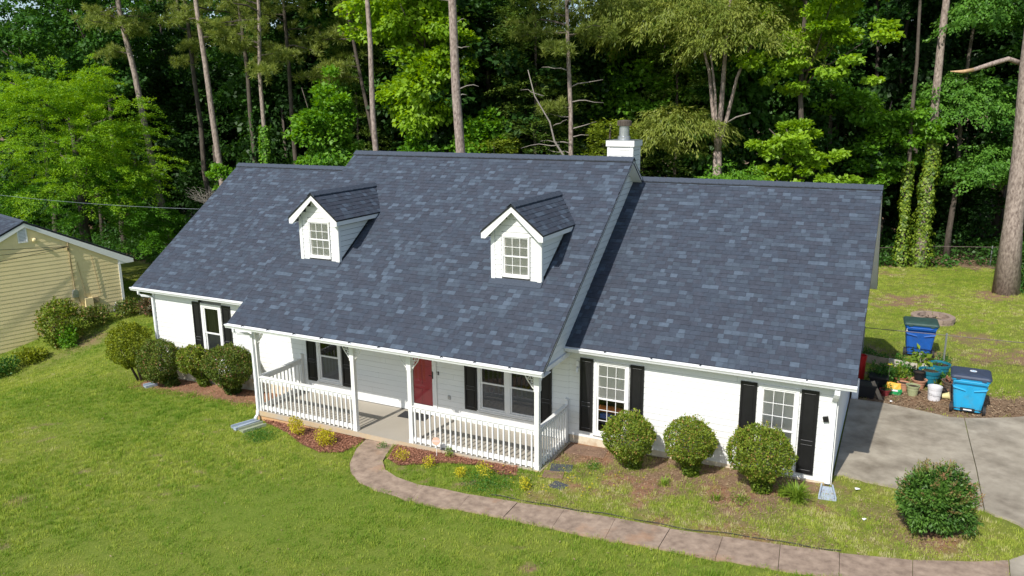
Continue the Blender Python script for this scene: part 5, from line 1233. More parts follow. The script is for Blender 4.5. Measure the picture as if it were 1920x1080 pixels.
# small golden shrubs and plants of the porch beds
def tiny(name, b, R, h, n, leafm, label, seed, leaf=.045, group=None, cat='plant', tall=1):
    lv = Leaves(seed); r = lv.r; z = G(*b); k = 7 if n > 200 else 4
    for j in range(k):
        a = j*2.4+seed; c = np.array([b[0]+math.cos(a)*R*.45, b[1]+math.sin(a)*R*.45, z+h*r.uniform(.35, .72)])
        e = unit(r.normal(size=(n//k, 3)))*r.random((n//k, 1))**.4*np.array([R*.55, R*.55, h*.42])
        lv.add(leaf_quads(c+e, unit(e)+r.normal(size=e.shape)*.5+np.array([0, 0, .4]), unit(e)+np.array([0, 0, .8])+r.normal(size=e.shape)*.4, leaf*r.uniform(.6, 1.3, len(e)), leaf*.6*r.uniform(.6, 1.3, len(e))), r.random(len(e)))
    o = lv.build(name, leafm, loc=(b[0], b[1], z)); tag(o, label, cat, group); return o
gy = 'small golden shrubs in the porch beds'
tiny('golden_shrub', (-9.08, -2.58), .22, .62, 700, 'lf_yel', 'slender golden shrub in the left mulch bed, nearer the corner post', 90, .05, gy, 'shrub')
tiny('golden_shrub', (-7.93, -2.74), .31, .52, 900, 'lf_yel', 'rounder golden shrub in the left mulch bed, nearer the walkway', 91, .05, gy, 'shrub')
for i, (b, R, h, lab) in enumerate([((-5.45, -2.75), .22, .3, 'low yellow green shrub at the left end of the right mulch bed'), ((-4.55, -2.85), .18, .3, 'yellow shrub just right of the small round sign'), ((-3.55, -2.98), .15, .26, 'yellow shrub in the clover patch in front of the railing'), ((-3.0, -2.75), .22, .42, 'tall yellow shrub near the middle of the right railing'), ((-1.80, -3.0), .15, .36, 'yellow shrub past the porch corner post'), ((-4.4, -2.15), .12, .3, 'green weed growing against the porch edge by the sign')]):
    tiny('golden_shrub', b, R, h, 260, 'lf_yel' if i < 5 else 'lf_ivy', lab, 95+i, .04, gy, 'shrub')
tiny('clover_patch', (-10.05, -2.9), .62, .10, 1500, 'lf_clover', 'clover patch beside the left splash block', 110, .035)
tiny('clover_patch', (-2.75, -3.05), .70, .14, 1500, 'lf_clover', 'dark green clover patch in front of the right railing', 111, .035)
tiny('weed', (-.75, -1.3), .25, .2, 300, 'lf_clover', 'green weed beside the stepping stones', 112, .035)
tiny('weed', (2.9, -1.75), .25, .25, 240, 'lf_ivy', 'green weed in front of the rightmost round bush', 113, .04); tiny('weed', (-6.35, -2.35), .15, .2, 160, 'lf_clover', 'weed tuft at the inner corner of the walkway and porch', 114, .035)
# flowers in the bare bed
m = MB(); r = random.Random(9); V = []; 
for k in range(46):
    x, y = r.choice([(-1.0, -2.0), (-.4, -2.4), (-.2, -1.6), (-1.6, -2.9), (-2.3, -2.6)]); x += r.gauss(0, .35); y += r.gauss(0, .3); z = G(x, y)+.09
    m.prism([(x+.018*math.cos(t), y+.018*math.sin(t), z) for t in np.linspace(0, 2*PI, 6)[:-1]], (0, 0, .008))
tag(m.build('flowers', 'flower'), kind='stuff')
# bushes by the yellow house
boxwood('shrub', (-28.0, 3.0), (-28.0, 3.2, -.62), (.85, .8, .98), 'lf_box', 'big loose shrub with reddish shoots against the yellow wall', 8, None, 5200, .11, rough=.2)
tiny('vine', (-27.2, 2.9), .45, 1.0, 700, 'lf_bright', 'bright green leafy growth at the foot of the big reddish shrub', 120, .12)
for i, (b, R, h, lm, lab) in enumerate([((-28.1, .3), 1.1, .9, 'lf_mid', 'dark hedge shrub at the left edge of the picture'), ((-27.9, 1.6), .9, .8, 'lf_boxy', 'lighter green hedge shrub left of the big reddish shrub'), ((-28.3, -1.0), 1.2, 1.1, 'lf_mid', 'dark hedge shrub furthest left at the picture corner'), ((-28.0, 5.0), .9, 1.1, 'lf_boxd', 'leafy dark shrub by the utility boxes of the yellow house'), ((-27.5, 6.3), .8, 1.0, 'lf_boxd', 'dark shrub at the corner of the yellow house'), ((-26.3, 6.6), .8, 1.1, 'lf_azalea', 'reddish flowering shrub between the two houses'), ((-26.7, 8.2), .9, 1.4, 'lf_mid', 'green shrub behind the reddish flowering one')]):
    tiny('hedge_shrub', b, R*.78, h*.78, 1300, lm, lab, 130+i, .11, 'shrubs along the yellow house', 'shrub')

# ------------------------------------------------------------------ mulch, litter, grass
def scatter_chips(name, pts, m, size, kind='stuff', lift=.012):
    r = np.random.default_rng(len(pts)); P = np.array(pts); n = len(P); a = r.random(n)*2*PI; T = np.stack([np.cos(a), np.sin(a), r.uniform(-.3, .3, n)], 1); N_ = np.stack([r.normal(0, .35, n), r.normal(0, .35, n), np.ones(n)], 1)
    P3 = np.stack([P[:, 0], P[:, 1], gz(P[:, 0], P[:, 1])+lift+r.random(n)*.03], 1)
    v = leaf_quads(P3, T, N_, size*r.uniform(.5, 1.5, n), size*.35*r.uniform(.5, 1.5, n), .3)
    return npmesh(name, v.reshape(-1, 3), np.arange(n*4).reshape(-1, 4), m, rnd=r.random(n), kind=kind)
def rand_in(poly, n, seed):
    r = np.random.default_rng(seed); p = np.array(poly); x = r.uniform(p[:, 0].min(), p[:, 0].max(), n*3); y = r.uniform(p[:, 1].min(), p[:, 1].max(), n*3); k = inpoly(x, y, poly); return np.stack([x[k], y[k]], 1)[:n]
for i, (pl_, n) in enumerate(((bedL, 6500), (bedR, 4500))):
    me = MB(); pp = pl_ if sum(pl_[j][0]*pl_[(j+1) % len(pl_)][1]-pl_[(j+1) % len(pl_)][0]*pl_[j][1] for j in range(len(pl_))) > 0 else pl_[::-1]
    me.add([(x, y, G(x, y)+.022) for x, y in pp], [tuple(range(len(pp)))]); o = me.build('mulch_bed', mat('mulch base', (.17, .075, .045), .95, .3, 30, .5, 80)); tag(o, kind='structure')
    scatter_chips('wood_chips', rand_in(pl_, n, i), 'chip', .055, lift=.03)
xy = np.random.default_rng(3).uniform((-2.6, -3.6), (7.6, -.1), (26000, 2)); d_, dr_, c_, b_ = zones(xy[:, 0], xy[:, 1]); k = (np.random.default_rng(4).random(len(xy)) < (1-d_)*.6+.12) & ~inpoly(xy[:, 0], xy[:, 1], walk_poly)
k &= ~((xy[:, 0] < -1.9) & (xy[:, 1] > -2.0)); scatter_chips('dry_litter', xy[k], 'litter', .045)
xy = np.random.default_rng(5).uniform((4.7, 5.7), (10.4, 8.6), (5200, 2)); k = ~inpoly(xy[:, 0], xy[:, 1], drive_pts_A) & ~inpoly(xy[:, 0], xy[:, 1], drive_pts_B) & (np.random.default_rng(6).random(len(xy)) < np.clip(1.2-(xy[:, 1]-5.7)/2.4, 0, 1)); scatter_chips('dry_litter', xy[k], 'litter', .08)
xy = np.random.default_rng(7).uniform((-18, -1.4), (-11.2, -.1), (2600, 2)); scatter_chips('dry_litter', xy, 'chip', .05)

def grass_tuft(n, h, w_, spread, seed):
    r = np.random.default_rng(seed); V = []; F = []
    for k in range(n):
        x, y = r.normal(0, spread, 2); a = r.random()*2*PI; l = h*r.uniform(.5, 1.2); b = r.uniform(.1, .8)*l; dx, dy = math.cos(a), math.sin(a); o = len(V)
        V += [(x-dy*w_, y+dx*w_, 0), (x+dy*w_, y-dx*w_, 0), (x+dx*b*.4+dy*w_*.7, y+dy*b*.4-dx*w_*.7, l*.6), (x+dx*b*.4-dy*w_*.7, y+dy*b*.4+dx*w_*.7, l*.6), (x+dx*b, y+dy*b, l)]
        F += [(o, o+1, o+2, o+3), (o+3, o+2, o+4)]
    me = bpy.data.meshes.new('grass_blades'); me.from_pydata(V, [], F); me.update(); return me
def grass_layer(name, boxes, dens, seed, h, nb, w_, spread, colf):
    r = np.random.default_rng(seed); P = []
    for (x0, y0, x1, y1, dd) in boxes:
        n = int((x1-x0)*(y1-y0)*dens*dd); P.append(r.uniform((x0, y0), (x1, y1), (n, 2)))
    P = np.concatenate(P); x, y = P[:, 0], P[:, 1]
    de, dry, cl, br = zones(x, y)
    xj = x+.10*(vnoise(x, y, 6, 3)-.5); yj = y+.16*(vnoise(x, y, 5, 4)-.5)
    k = (r.random(len(x)) < de**1.1) & ~inpoly(xj, yj, walk_poly) & ~inpoly(xj, yj, drive_pts_A) & ~inpoly(x, y, drive_pts_B) & ~inpoly(x, y, HOUSE) & ~inpoly(x, y, bedL) & ~inpoly(x, y, bedR)
    # only where the camera can see it
    f = np.array(_f); rr = np.array(_r); q = np.stack([x, y, gz(x, y)], 1)-CAM; dz = q@f; px = (q@rr)/np.maximum(dz, .1)
    k &= (dz > 3) & (np.abs(px) < .72)
    x, y, dry = x[k], y[k], dry[k]; n = len(x)
    me = bpy.data.meshes.new(name); me.vertices.add(n); me.vertices.foreach_set('co', np.stack([x, y, gz(x, y)+(fbm(x, y, 2.2, 33)-.5)*.035-.005], 1).astype(np.float32).ravel())
    for nm, val in (('rnd', np.clip(dry*.75+.75*(r.random(n)-.5)+.12+.3*(vnoise(x, y, 5.5, 8)-.5), 0, 1)), ('rot', r.random(n)*2*PI), ('siz', r.uniform(.6, 1.35, n)*(1-.25*dry))):
        a = me.attributes.new(nm, 'FLOAT', 'POINT'); a.data.foreach_set('value', val.astype(np.float32))
    o = bpy.data.objects.new(name, me); col.objects.link(o); o['kind'] = 'stuff'
    src = grass_tuft(nb, h, w_, spread, seed); src.materials.append(M['grass'])
    so_ = bpy.data.objects.new('grass_blades', src)
    ng = bpy.data.node_groups.new('grass', 'GeometryNodeTree'); ng.interface.new_socket('Geometry', in_out='INPUT', socket_type='NodeSocketGeometry'); ng.interface.new_socket('Geometry', in_out='OUTPUT', socket_type='NodeSocketGeometry')
    N = ng.nodes; L = ng.links; gi = N.new('NodeGroupInput'); go = N.new('NodeGroupOutput'); ip = N.new('GeometryNodeInstanceOnPoints'); oi = N.new('GeometryNodeObjectInfo'); oi.inputs[0].default_value = so_
    m2p = N.new('GeometryNodeMeshToPoints')
    def attr(nm):
        a = N.new('GeometryNodeInputNamedAttribute'); a.data_type = 'FLOAT'; a.inputs[0].default_value = nm; return a.outputs[0]
    cx = N.new('ShaderNodeCombineXYZ'); L.new(attr('rot'), cx.inputs[2]); sz = attr('siz')
    L.new(gi.outputs[0], m2p.inputs[0]); L.new(m2p.outputs[0], ip.inputs['Points']); L.new(oi.outputs['Geometry'], ip.inputs['Instance']); L.new(cx.outputs[0], ip.inputs['Rotation']); L.new(sz, ip.inputs['Scale']); L.new(ip.outputs[0], go.inputs[0])
    md = o.modifiers.new('grass', 'NODES'); md.node_group = ng
    return o, n
M['grass'] = leaf_mat('grass blades', (.16, .29, .028), (.50, .56, .10), .38, .008, (.68, .62, .34), inst=True)
gn = grass_layer('grass', [(-21, -12, 9.5, -1, 1.0), (-11, -3, 9.5, 1.2, .6)], 105, 1, .066, 16, .0046, .07, None)[1]
gn2 = grass_layer('grass', [(-38, -9, -21, 20, .9), (-21, -1, -12, 20, .9), (4.4, 5.5, 14, 29, 1.0)], 48, 2, .07, 20, .006, .10, None)[1]
print('grass tufts', gn, gn2)

# ------------------------------------------------------------------ yard things
M['binblue'] = mat('light blue cart plastic', (.02, .34, .62), .4, .05, 5, dirt=((.08, .26, .36), 4, .5, .85)); M['binlid'] = mat('dark blue lid plastic', (.045, .06, .10), .45, .15, 6)
M['bindeep'] = mat('deep blue cart plastic', (.010, .10, .42), .45, .1, 5, dirt=((.03, .07, .18), 3, .55, .95)); M['bingreen'] = mat('dark green lid plastic', (.035, .075, .065), .5, .2, 6)
M['rubber'] = mat('black rubber', (.018, .018, .019), .7, .2, 12); M['whiteprint'] = mat('white print', (.75, .76, .78), .5, .03, 9); M['blueprint'] = mat('blue print', (.05, .35, .6), .5, .03, 9)
M['terra'] = mat('terracotta', (.42, .16, .085), .85, .15, 8, .2, 60); M['terral'] = mat('weathered pale terracotta', (.52, .27, .17), .85, .15, 8, .2, 60)
M['olive'] = mat('olive plastic pot', (.33, .36, .20), .6, .08, 8); M['teal'] = mat('teal plastic pot', (.015, .17, .25), .45, .12, 6, dirt=((.06, .14, .14), 5, .6, .9)); M['bucket'] = mat('white plastic bucket', (.68, .68, .72), .4, .04, 5, dirt=((.42, .4, .36), 3, .6, .9))
M['cream'] = mat('cream plastic cup', (.62, .56, .28), .6, .06, 9); M['browncl'] = mat('brown clay pot', (.13, .10, .075), .85, .2, 8); M['darkred'] = mat('dark red pot', (.22, .03, .035), .6, .1, 8); M['blackpl'] = mat('black plastic', (.015, .016, .018), .45, .15, 6)
M['redpl'] = mat('red plastic', (.45, .015, .015), .45, .08, 6); M['soil'] = mat('potting soil', (.05, .033, .022), .95, .3, 30, .6, 80); M['stone'] = mat('fire ring concrete block', (.30, .225, .18), .9, .25, 7, .5, 50); M['ash'] = mat('ash and twigs', (.09, .07, .055), .95, .4, 14, .7, 60)
M['board'] = mat('weathered white board', (.55, .52, .45), .8, .12, 5, .2, 40, dirt=((.25, .2, .14), 2.5, .5, .8)); M['boardtanshade'] = mat('tan plank and shaded white board', (.33, .27, .20), .85, .2, 6, .2, 40); M['slate'] = mat('dark slate slab', (.065, .07, .085), .7, .2, 7, .2, 50); M['flag'] = mat('brown flagstone', (.20, .125, .085), .85, .2, 5, .3, 50)
M['tray'] = mat('blue grey splash block', (.36, .42, .50), .5, .12, 7); M['traygreen'] = mat('grey green splash block', (.30, .33, .24), .7, .15, 7); M['orange'] = mat('orange cloth', (.62, .18, .05), .8, .12, 9); M['bluecl'] = mat('blue cloth', (.03, .12, .42), .8, .1, 9)
M['oldmetal'] = mat('rusty galvanised wire', (.17, .14, .12), .6, .25, 12, metal=.4)
M['signband'] = mat('pale sign band', (.72, .5, .45), .5, .05, 9)
M['signor'] = mat('orange sign face', (.68, .42, .31), .5, .05, 9); M['baggr'] = mat('green bag film', (.03, .38, .12), .4, .1, 8); M['bagor'] = mat('orange yellow bag film', (.72, .38, .05), .4, .1, 8); M['paper'] = mat('white paper', (.78, .79, .8), .8, .02, 9)

def cart(loc, rz, s, body, lid, label, emblem=False):
    root = empty('wheeled_cart', loc, label, 'cart'); T = Matrix.Translation(loc) @ Matrix.Rotation(rz, 4, 'Z') @ Matrix.Scale(s, 4)
    def B(m, n, mt, par=None, **k): return m.xform(T).build(n, mt, par or root, **k)
    # y negative = wheel side
    def ring(w0, d0, w1, d1, z0, z1, r=.07):
        vs = []
        for (w_, d_, z) in ((w0, d0, z0), (w1, d1, z1)):
            for cx, cy, a0 in ((1, 1, 0), (-1, 1, 90), (-1, -1, 180), (1, -1, 270)):
                for q in (0, 45, 90): a = rad(a0+q); vs.append((cx*(w_/2-r)+r*math.cos(a), cy*(d_/2-r)+r*math.sin(a), z))
        return vs
    m = MB(); n = 12; vs = ring(.66, .60, .86, .80, .07, 1.0); m.add(vs, [(i, (i+1) % n, (i+1) % n+n, i+n) for i in range(n)]+[tuple(range(n))[::-1], tuple(range(n, 2*n))])
    b = B(m, 'body', body, smooth=False)
    m = MB(); vs = ring(.90, .84, .93, .87, .95, 1.01, .06); m.add(vs, [(i, (i+1) % n, (i+1) % n+n, i+n) for i in range(n)]+[tuple(range(n))[::-1], tuple(range(n, 2*n))]); B(m, 'rim', body)
    # recessed panels and the ridge on the wheel side
    m = MB(); m.hexa([(-.05, -.305, .28), (.05, -.305, .28), (.05, -.27, .28), (-.05, -.27, .28), (-.05, -.405, .80), (.05, -.405, .80), (.05, -.37, .80), (-.05, -.37, .80)]); B(m, 'back_ridge', body)
    m = MB()
    for sx in (-1, 1): m.prism([(sx*.10, -.385, .70), (sx*.40, -.392, .78), (sx*.42, -.40, .82), (sx*.42, -.415, .80), (sx*.38, -.405, .73), (sx*.10, -.395, .67)], (0, -.012, 0))
    B(m, 'grip_recess', body, kind='stuff')
    B(MB().tube([(-.40, -.47, .93), (-.30, -.50, .96), (.30, -.50, .96), (.40, -.47, .93)], .018, 8), 'handle', body)
    B(MB().box((-.17, -.36, .10), (.17, -.30, .17)), 'axle_housing', 'rubber'); B(MB().box((-.10, -.375, .12), (.10, -.361, .15)), 'axle_plate', 'whiteprint')
    B(MB().tube([(-.40, -.30, .13), (.40, -.30, .13)], .014, 8), 'axle', 'blackmetal')
    for sx in (-1, 1):
        w_ = B(MB().tube([(sx*.35, -.30, .14), (sx*.42, -.30, .14)], .14, 18), 'wheel', 'rubber'); B(MB().tube([(sx*.421, -.30, .14), (sx*.428, -.30, .14)], .075, 14), 'hub', 'binlid', w_)
    m = MB(); rings = [(.96, .90, 1.01), (.97, .91, 1.045), (.90, .84, 1.085), (.62, .58, 1.11)]; vs = []
    for w_, d_, z in rings: vs += ring(w_, d_, w_, d_, z, z, .06)[:12]
    fs = [(j*12+i, j*12+(i+1) % 12, (j+1)*12+(i+1) % 12, (j+1)*12+i) for j in range(3) for i in range(12)]+[tuple(range(12))[::-1], tuple(range(36, 48))]; m.add(vs, fs); l = B(m, 'lid', lid)
    B(MB().box((-.36, -.30, 1.088), (.36, -.27, 1.108)), 'lid_ridge', lid, l)
    for sx in (-.3, .3): B(MB().box((sx-.05, -.475, .99), (sx+.05, -.44, 1.05)), 'hinge', lid)
    if emblem:
        B(MB().tube([(.05, .05, 1.1105), (.05, .05, 1.113)], .085, 24), 'emblem_disc', 'whiteprint', l)
        m = MB()
        for k in range(3):
            a = k*2*PI/3; c_, s_ = math.cos(a), math.sin(a); c2, s2 = math.cos(a+1.5), math.sin(a+1.5)
            m.prism([(.05+.055*c_, .05+.055*s_, 1.1135), (.05+.055*c2, .05+.055*s2, 1.1135), (.05+.03*c2, .05+.03*s2, 1.1135), (.05+.03*c_, .05+.03*s_, 1.1135)], (0, 0, .002))
        B(m, 'emblem', 'blueprint', l)
    else:
        m = MB()
        for k in range(5): m.box((-.428+.0, .10-.05*k, .80-.03*k), (-.415, .13-.05*k, .86-.03*k))
        B(MB().box((-.40, -.408, .82), (-.37, -.400, .93)), 'printed_number', 'whiteprint')
    return root
cart((7.68, 6.28, G(7.68, 6.28)), -.03, 1.04, 'binblue', 'binlid', 'light blue wheeled cart with dark lid standing at the driveway edge', True)
cart((6.45, 11.5, G(6.45, 11.5)), .05, 1.12, 'bindeep', 'bingreen', 'deep blue wheeled cart with dark green lid behind the wire fence')

def pot(loc, r1, r0, h, m_, label, fill='soil', fz=.85, rim=.02, name='flower_pot', cat='pot', tilt=None, z=None):
    zz = G(*loc) if z is None else z; root = empty(name, (loc[0], loc[1], zz), label, cat)
    T = Matrix.Translation((loc[0], loc[1], zz)) @ (Matrix.Rotation(tilt[0], 4, tilt[1]) if tilt else Matrix.Identity(4))
    MB().lathe((0, 0, 0), [(0, 0), (r0, 0), (r0+(r1-r0)*.8, h*.8), (r1+rim*.3, h*.8), (r1+rim, h), (r1-.005, h), (r0+(r1-r0)*.7, h*.55), (0, h*.5)], 22).xform(T).build('pot_body', m_, root)
    if fill: MB().lathe((0, 0, 0), [(0, h*fz+.01), (r0+(r1-r0)*.86-.005, h*fz)], 22).xform(T).build('soil', fill, root)
    return root
pot((6.75, 8.2), .30, .2, .50, 'teal', 'nearer teal tub left of the other teal tub', fill='soil', rim=.03)
pot((7.02, 9.1), .32, .22, .46, 'teal', 'further teal tub touching the fence post')
pot((6.47, 7.75), .20, .13, .30, 'terral', 'pale terracotta pot holding a black pot', fill='soil', rim=.03)
pot((6.45, 7.78), .16, .12, .26, 'blackpl', 'black pot standing in the pale terracotta pot', z=G(6.45, 7.78)+.27)
pot((5.91, 7.95), .24, .15, .27, 'terra', 'orange terracotta bowl with leafy plant', rim=.03)
pot((6.3, 7.05), .18, .13, .32, 'olive', 'olive green plastic pot at the front of the pots')
pot((6.05, 7.45), .17, .12, .24, 'terral', 'small pale terracotta pot half hidden behind the olive one')
b = pot((6.87, 6.85), .19, .165, .42, 'bucket', 'white plastic bucket in front of the teal tubs', fill=None, rim=.012, name='bucket', cat='bucket')
MB().tube([(6.68, 6.83, G(6.87, 6.85)+.35), (6.72, 6.66, G(6.87, 6.85)+.24), (6.87, 6.62, G(6.87, 6.85)+.20), (7.02, 6.66, G(6.87, 6.85)+.24), (7.06, 6.83, G(6.87, 6.85)+.35)], .006, 6).build('bail_handle', 'metal', b)
pot((7.08, 7.0), .10, .07, .20, 'cream', 'small cream cup lying tipped over beside the white bucket', fill=None, tilt=(1.35, 'Y'), z=G(7.1, 6.96)+.09, name='cup', cat='cup')
pot((7.35, 7.85), .26, .2, .32, 'browncl', 'broad brown pot of soil partly behind the light blue cart', rim=.03)
pot((5.56, 6.72), .15, .10, .20, 'darkred', 'small dark red pot at the left end of the pots')
pot((6.95, 7.5), .20, .15, .22, 'blackpl', 'low black pot between the white bucket and the nearer teal tub', tilt=(.5, 'Y'))
pot((4.79, 8.05), .15, .13, .80, 'redpl', 'red plastic drum mostly hidden by the roof corner', name='drum', cat='drum')
def binbox(loc, w_, d_, h, m_, label, name='tote_box', cat='box'):
    z = G(*loc); x, y = loc; root = empty(name, (x, y, z), label, cat); t = .015; k = .06
    m = MB()
    m.hexa([(x-w_/2+k, y-d_/2+k, z), (x+w_/2-k, y-d_/2+k, z), (x+w_/2-k, y+d_/2-k, z), (x-w_/2+k, y+d_/2-k, z), (x-w_/2, y-d_/2, z+h), (x+w_/2, y-d_/2, z+h), (x+w_/2, y+d_/2, z+h), (x-w_/2, y+d_/2, z+h)]); m.build('box_body', m_, root)
    m = MB(); m.box((x-w_/2-.02, y-d_/2-.02, z+h-.03), (x+w_/2+.02, y-d_/2, z+h+.02)).box((x-w_/2-.02, y+d_/2, z+h-.03), (x+w_/2+.02, y+d_/2+.02, z+h+.02)).box((x-w_/2-.02, y-d_/2, z+h-.03), (x-w_/2, y+d_/2, z+h+.02)).box((x+w_/2, y-d_/2, z+h-.03), (x+w_/2+.02, y+d_/2, z+h+.02)); m.build('rim', m_, root, kind='stuff')
    return root
binbox((5.02, 6.42), .62, .46, .42, 'blackpl', 'black plastic storage tote by the house corner'); binbox((5.35, 7.3), .5, .5, .42, 'blackpl', 'dark planter box in shade behind the black tote', 'planter_box')
o = MB().box((-.09, -.06, 0), (.09, .06, .62), Matrix.Rotation(.15, 3, 'Z'), (0, 0, 0)).xform(Matrix.Translation((4.76, 6.15, G(4.76, 6.15)))).build('downspout_piece', 'gutter', loc=(4.76, 6.15, G(4.76, 6.15))); tag(o, 'white upright spout piece leaning by the black tote', 'spout')
o = MB().box((-.05, -.02, 0), (.05, .02, .62), Matrix.Rotation(-.45, 3, 'Y'), (0, 0, 0)).xform(Matrix.Translation((5.48, 6.25, G(5.4, 6.2)))).build('plank', 'boardtanshade', loc=(5.48, 6.25, G(5.4, 6.2))); tag(o, 'tan plank leaning against the black tote', 'plank')
# bag of potting mix
root = empty('soil_bag', (5.78, 6.95, G(5.78, 6.95)), 'crumpled green and orange bag of soil by the dark red pot', 'bag')
r = random.Random(2); n = 12; vs = []; 
for j, (z, wx, wy) in enumerate([(0, .20, .09), (.10, .24, .13), (.20, .22, .12), (.30, .20, .07), (.36, .18, .02)]):
    for k in range(n): a = 2*PI*k/n; vs.append((5.78+wx*math.cos(a)+r.uniform(-.012, .012), 6.95+wy*math.sin(a)+r.uniform(-.012, .012), G(5.78, 6.95)+z+r.uniform(-.01, .01)))
fs = [(j*n+i, j*n+(i+1) % n, (j+1)*n+(i+1) % n, (j+1)*n+i) for j in range(4) for i in range(n)]+[tuple(range(n))[::-1], tuple(range(4*n, 5*n))]
m = MB(); m.add(vs, fs); m.mi = [0 if i < 24 else 1 for i in range(len(m.f))]; m.build('bag_body', ['baggr', 'bagor'], root)
MB().box((5.66, 6.80, G(5.78, 6.95)+.14), (5.90, 6.815, G(5.78, 6.95)+.19)).build('label_band', 'whiteprint', root)
# plants in and around the pots
tiny('potted_plant', (5.91, 7.98), .30, .62, 420, 'lf_ivy', 'leafy light green plant in the orange terracotta bowl', 150, .09); tiny('potted_plant', (5.45, 7.6), .45, .72, 700, 'lf_mid', 'dark leafy clump in shade between the black boxes and the terracotta bowl', 151, .10)
tiny('potted_plant', (5.6, 6.78), .16, .34, 160, 'lf_mid', 'small green plant in the dark red pot', 152, .06); tiny('potted_plant', (6.77, 8.25), .26, .62, 120, 'lf_ivy', 'sparse sprig growing in the nearer teal tub', 153, .06); tiny('potted_plant', (7.05, 9.1), .26, .6, 160, 'lf_clover', 'sparse weeds in the further teal tub', 154, .06); tiny('potted_plant', (7.3, 7.85), .22, .42, 120, 'chip', 'dead brown stalks in the broad brown pot', 155, .10)
strap_plant('potted_plant', (6.98, 7.5), 9, .55, 'few broad green blades rising from the low black pot', 'lf_ivy', 7, .035, spread=.5)
root = empty('potted_sapling', (6.5, 8.55, G(6.5, 8.55)), 'thin young fig sapling with a few large leaves behind the black pot', 'sapling'); limb(root, [(6.5, 8.55, .2), (6.47, 8.55, .8), (6.42, 8.5, 1.15)], .025, .01, 'barkpale', 'stem'); limb(root, [(6.47, 8.55, .8), (6.65, 8.5, 1.05)], .014, .008, 'barkpale', 'stem')
lv = Leaves(5); lv.pads((6.47, 8.5, 1.05), (.28, .2, .22), 9, .12, 5, .2, .15, flat=.6); lv.build('leaves', 'lf_ivy', root)
m = MB(); c0 = Vector((5.62, 7.35, G(5.6, 7.3)+.78))
for k in range(6): a = k*PI/3; m.add([c0, c0+Vector((.05*math.cos(a-.35), .05*math.sin(a-.35), .02)), c0+Vector((.11*math.cos(a), .11*math.sin(a), .03)), c0+Vector((.05*math.cos(a+.35), .05*math.sin(a+.35), .02))], [(0, 1, 2, 3)])
root = empty('lily_flower', tuple(c0-Vector((0, 0, .7))), 'single yellow lily bloom above the dark leafy clump', 'flower'); m.build('petals', 'flower', root); limb(root, [tuple(c0-Vector((0, 0, .7))), tuple(c0)], .006, .005, 'barkdk', 'stem')
for i, (x, y) in enumerate([(4.9, 10.6), (5.3, 10.1), (6.0, 9.3), (6.2, 8.9), (7.2, 8.6), (5.9, 10.2), (7.2, 10.5), (6.6, 10.7)]): tiny('weed', (x, y), .28, .32, 220, 'lf_clover', ['weeds at the house corner by the wire fence', 'leafy weed on the raised bed edge', 'weed behind the terracotta bowl', 'weed near the fig sapling', 'weed between the tubs and the brown pot', 'weed in the raised bed by the deep blue cart', 'weed at the foot of the fence post', 'weed under the deep blue cart'][i], 160+i, .07, 'weeds around the pots')
# raised bed boards
rb = empty('raised_bed', (5.6, 9.85, .2), 'low raised bed edged with weathered white boards by the fence', 'garden bed')
for (a, b_, mm) in (((4.8, 9.92), (5.55, 9.78), 'boardtanshade'), ((5.57, 9.78), (6.42, 9.6), 'board'), ((6.55, 9.88), (6.92, 9.92), 'board')):  # first board is a white one, its shade painted in as tan
    a = Vector((*a, 0)); b_ = Vector((*b_, 0)); d = (b_-a).normalized(); nn = Vector((-d.y, d.x, 0))*.04; z = .2
    MB().hexa([tuple(p) for p in (a+Vector((0, 0, z-.05)), b_+Vector((0, 0, z-.05)), b_+nn+Vector((0, 0, z-.05)), a+nn+Vector((0, 0, z-.05)), a+Vector((0, 0, z+.26)), b_+Vector((0, 0, z+.24)), b_+nn+Vector((0, 0, z+.24)), a+nn+Vector((0, 0, z+.26)))]).build('board', mm, rb)
# fire ring
fr = empty('fire_ring', (6.99, 16.37, G(6.99, 16.37)), 'round ring of concrete blocks for fires on the back lawn', 'fire pit')
for row in range(2):
    for k in range(14):
        a0 = 2*PI*(k+.5*row)/14+.015; a1 = 2*PI*(k+1+.5*row)/14-.015; ri, ro = .58+random.uniform(-.01, .01), .80+random.uniform(-.015, .015); z0 = G(6.99, 16.37)-.02+row*.135; z1 = z0+.13
        q = [(ro, a0), (ro, a1), (ri, a1), (ri, a0)]; vs = [(6.99+r0*math.cos(a), 16.37+r0*math.sin(a), z0) for r0, a in q]+[(6.99+r0*math.cos(a), 16.37+r0*math.sin(a), z1) for r0, a in q]
        MB().hexa(vs).build('block', 'stone', fr)
MB().lathe((6.99, 16.37, G(6.99, 16.37)), [(0, .05), (.3, .07), (.57, .03)], 20).build('ash_bed', 'ash', fr)
for k in range(7): a = k*1.3; limb(fr, [(6.99+.4*math.cos(a), 16.37+.4*math.sin(a), G(7, 16)+.08), (6.99-.35*math.cos(a+.4), 16.37-.35*math.sin(a+.4), G(7, 16)+.14)], .02, .012, 'barkdk', 'charred_stick')
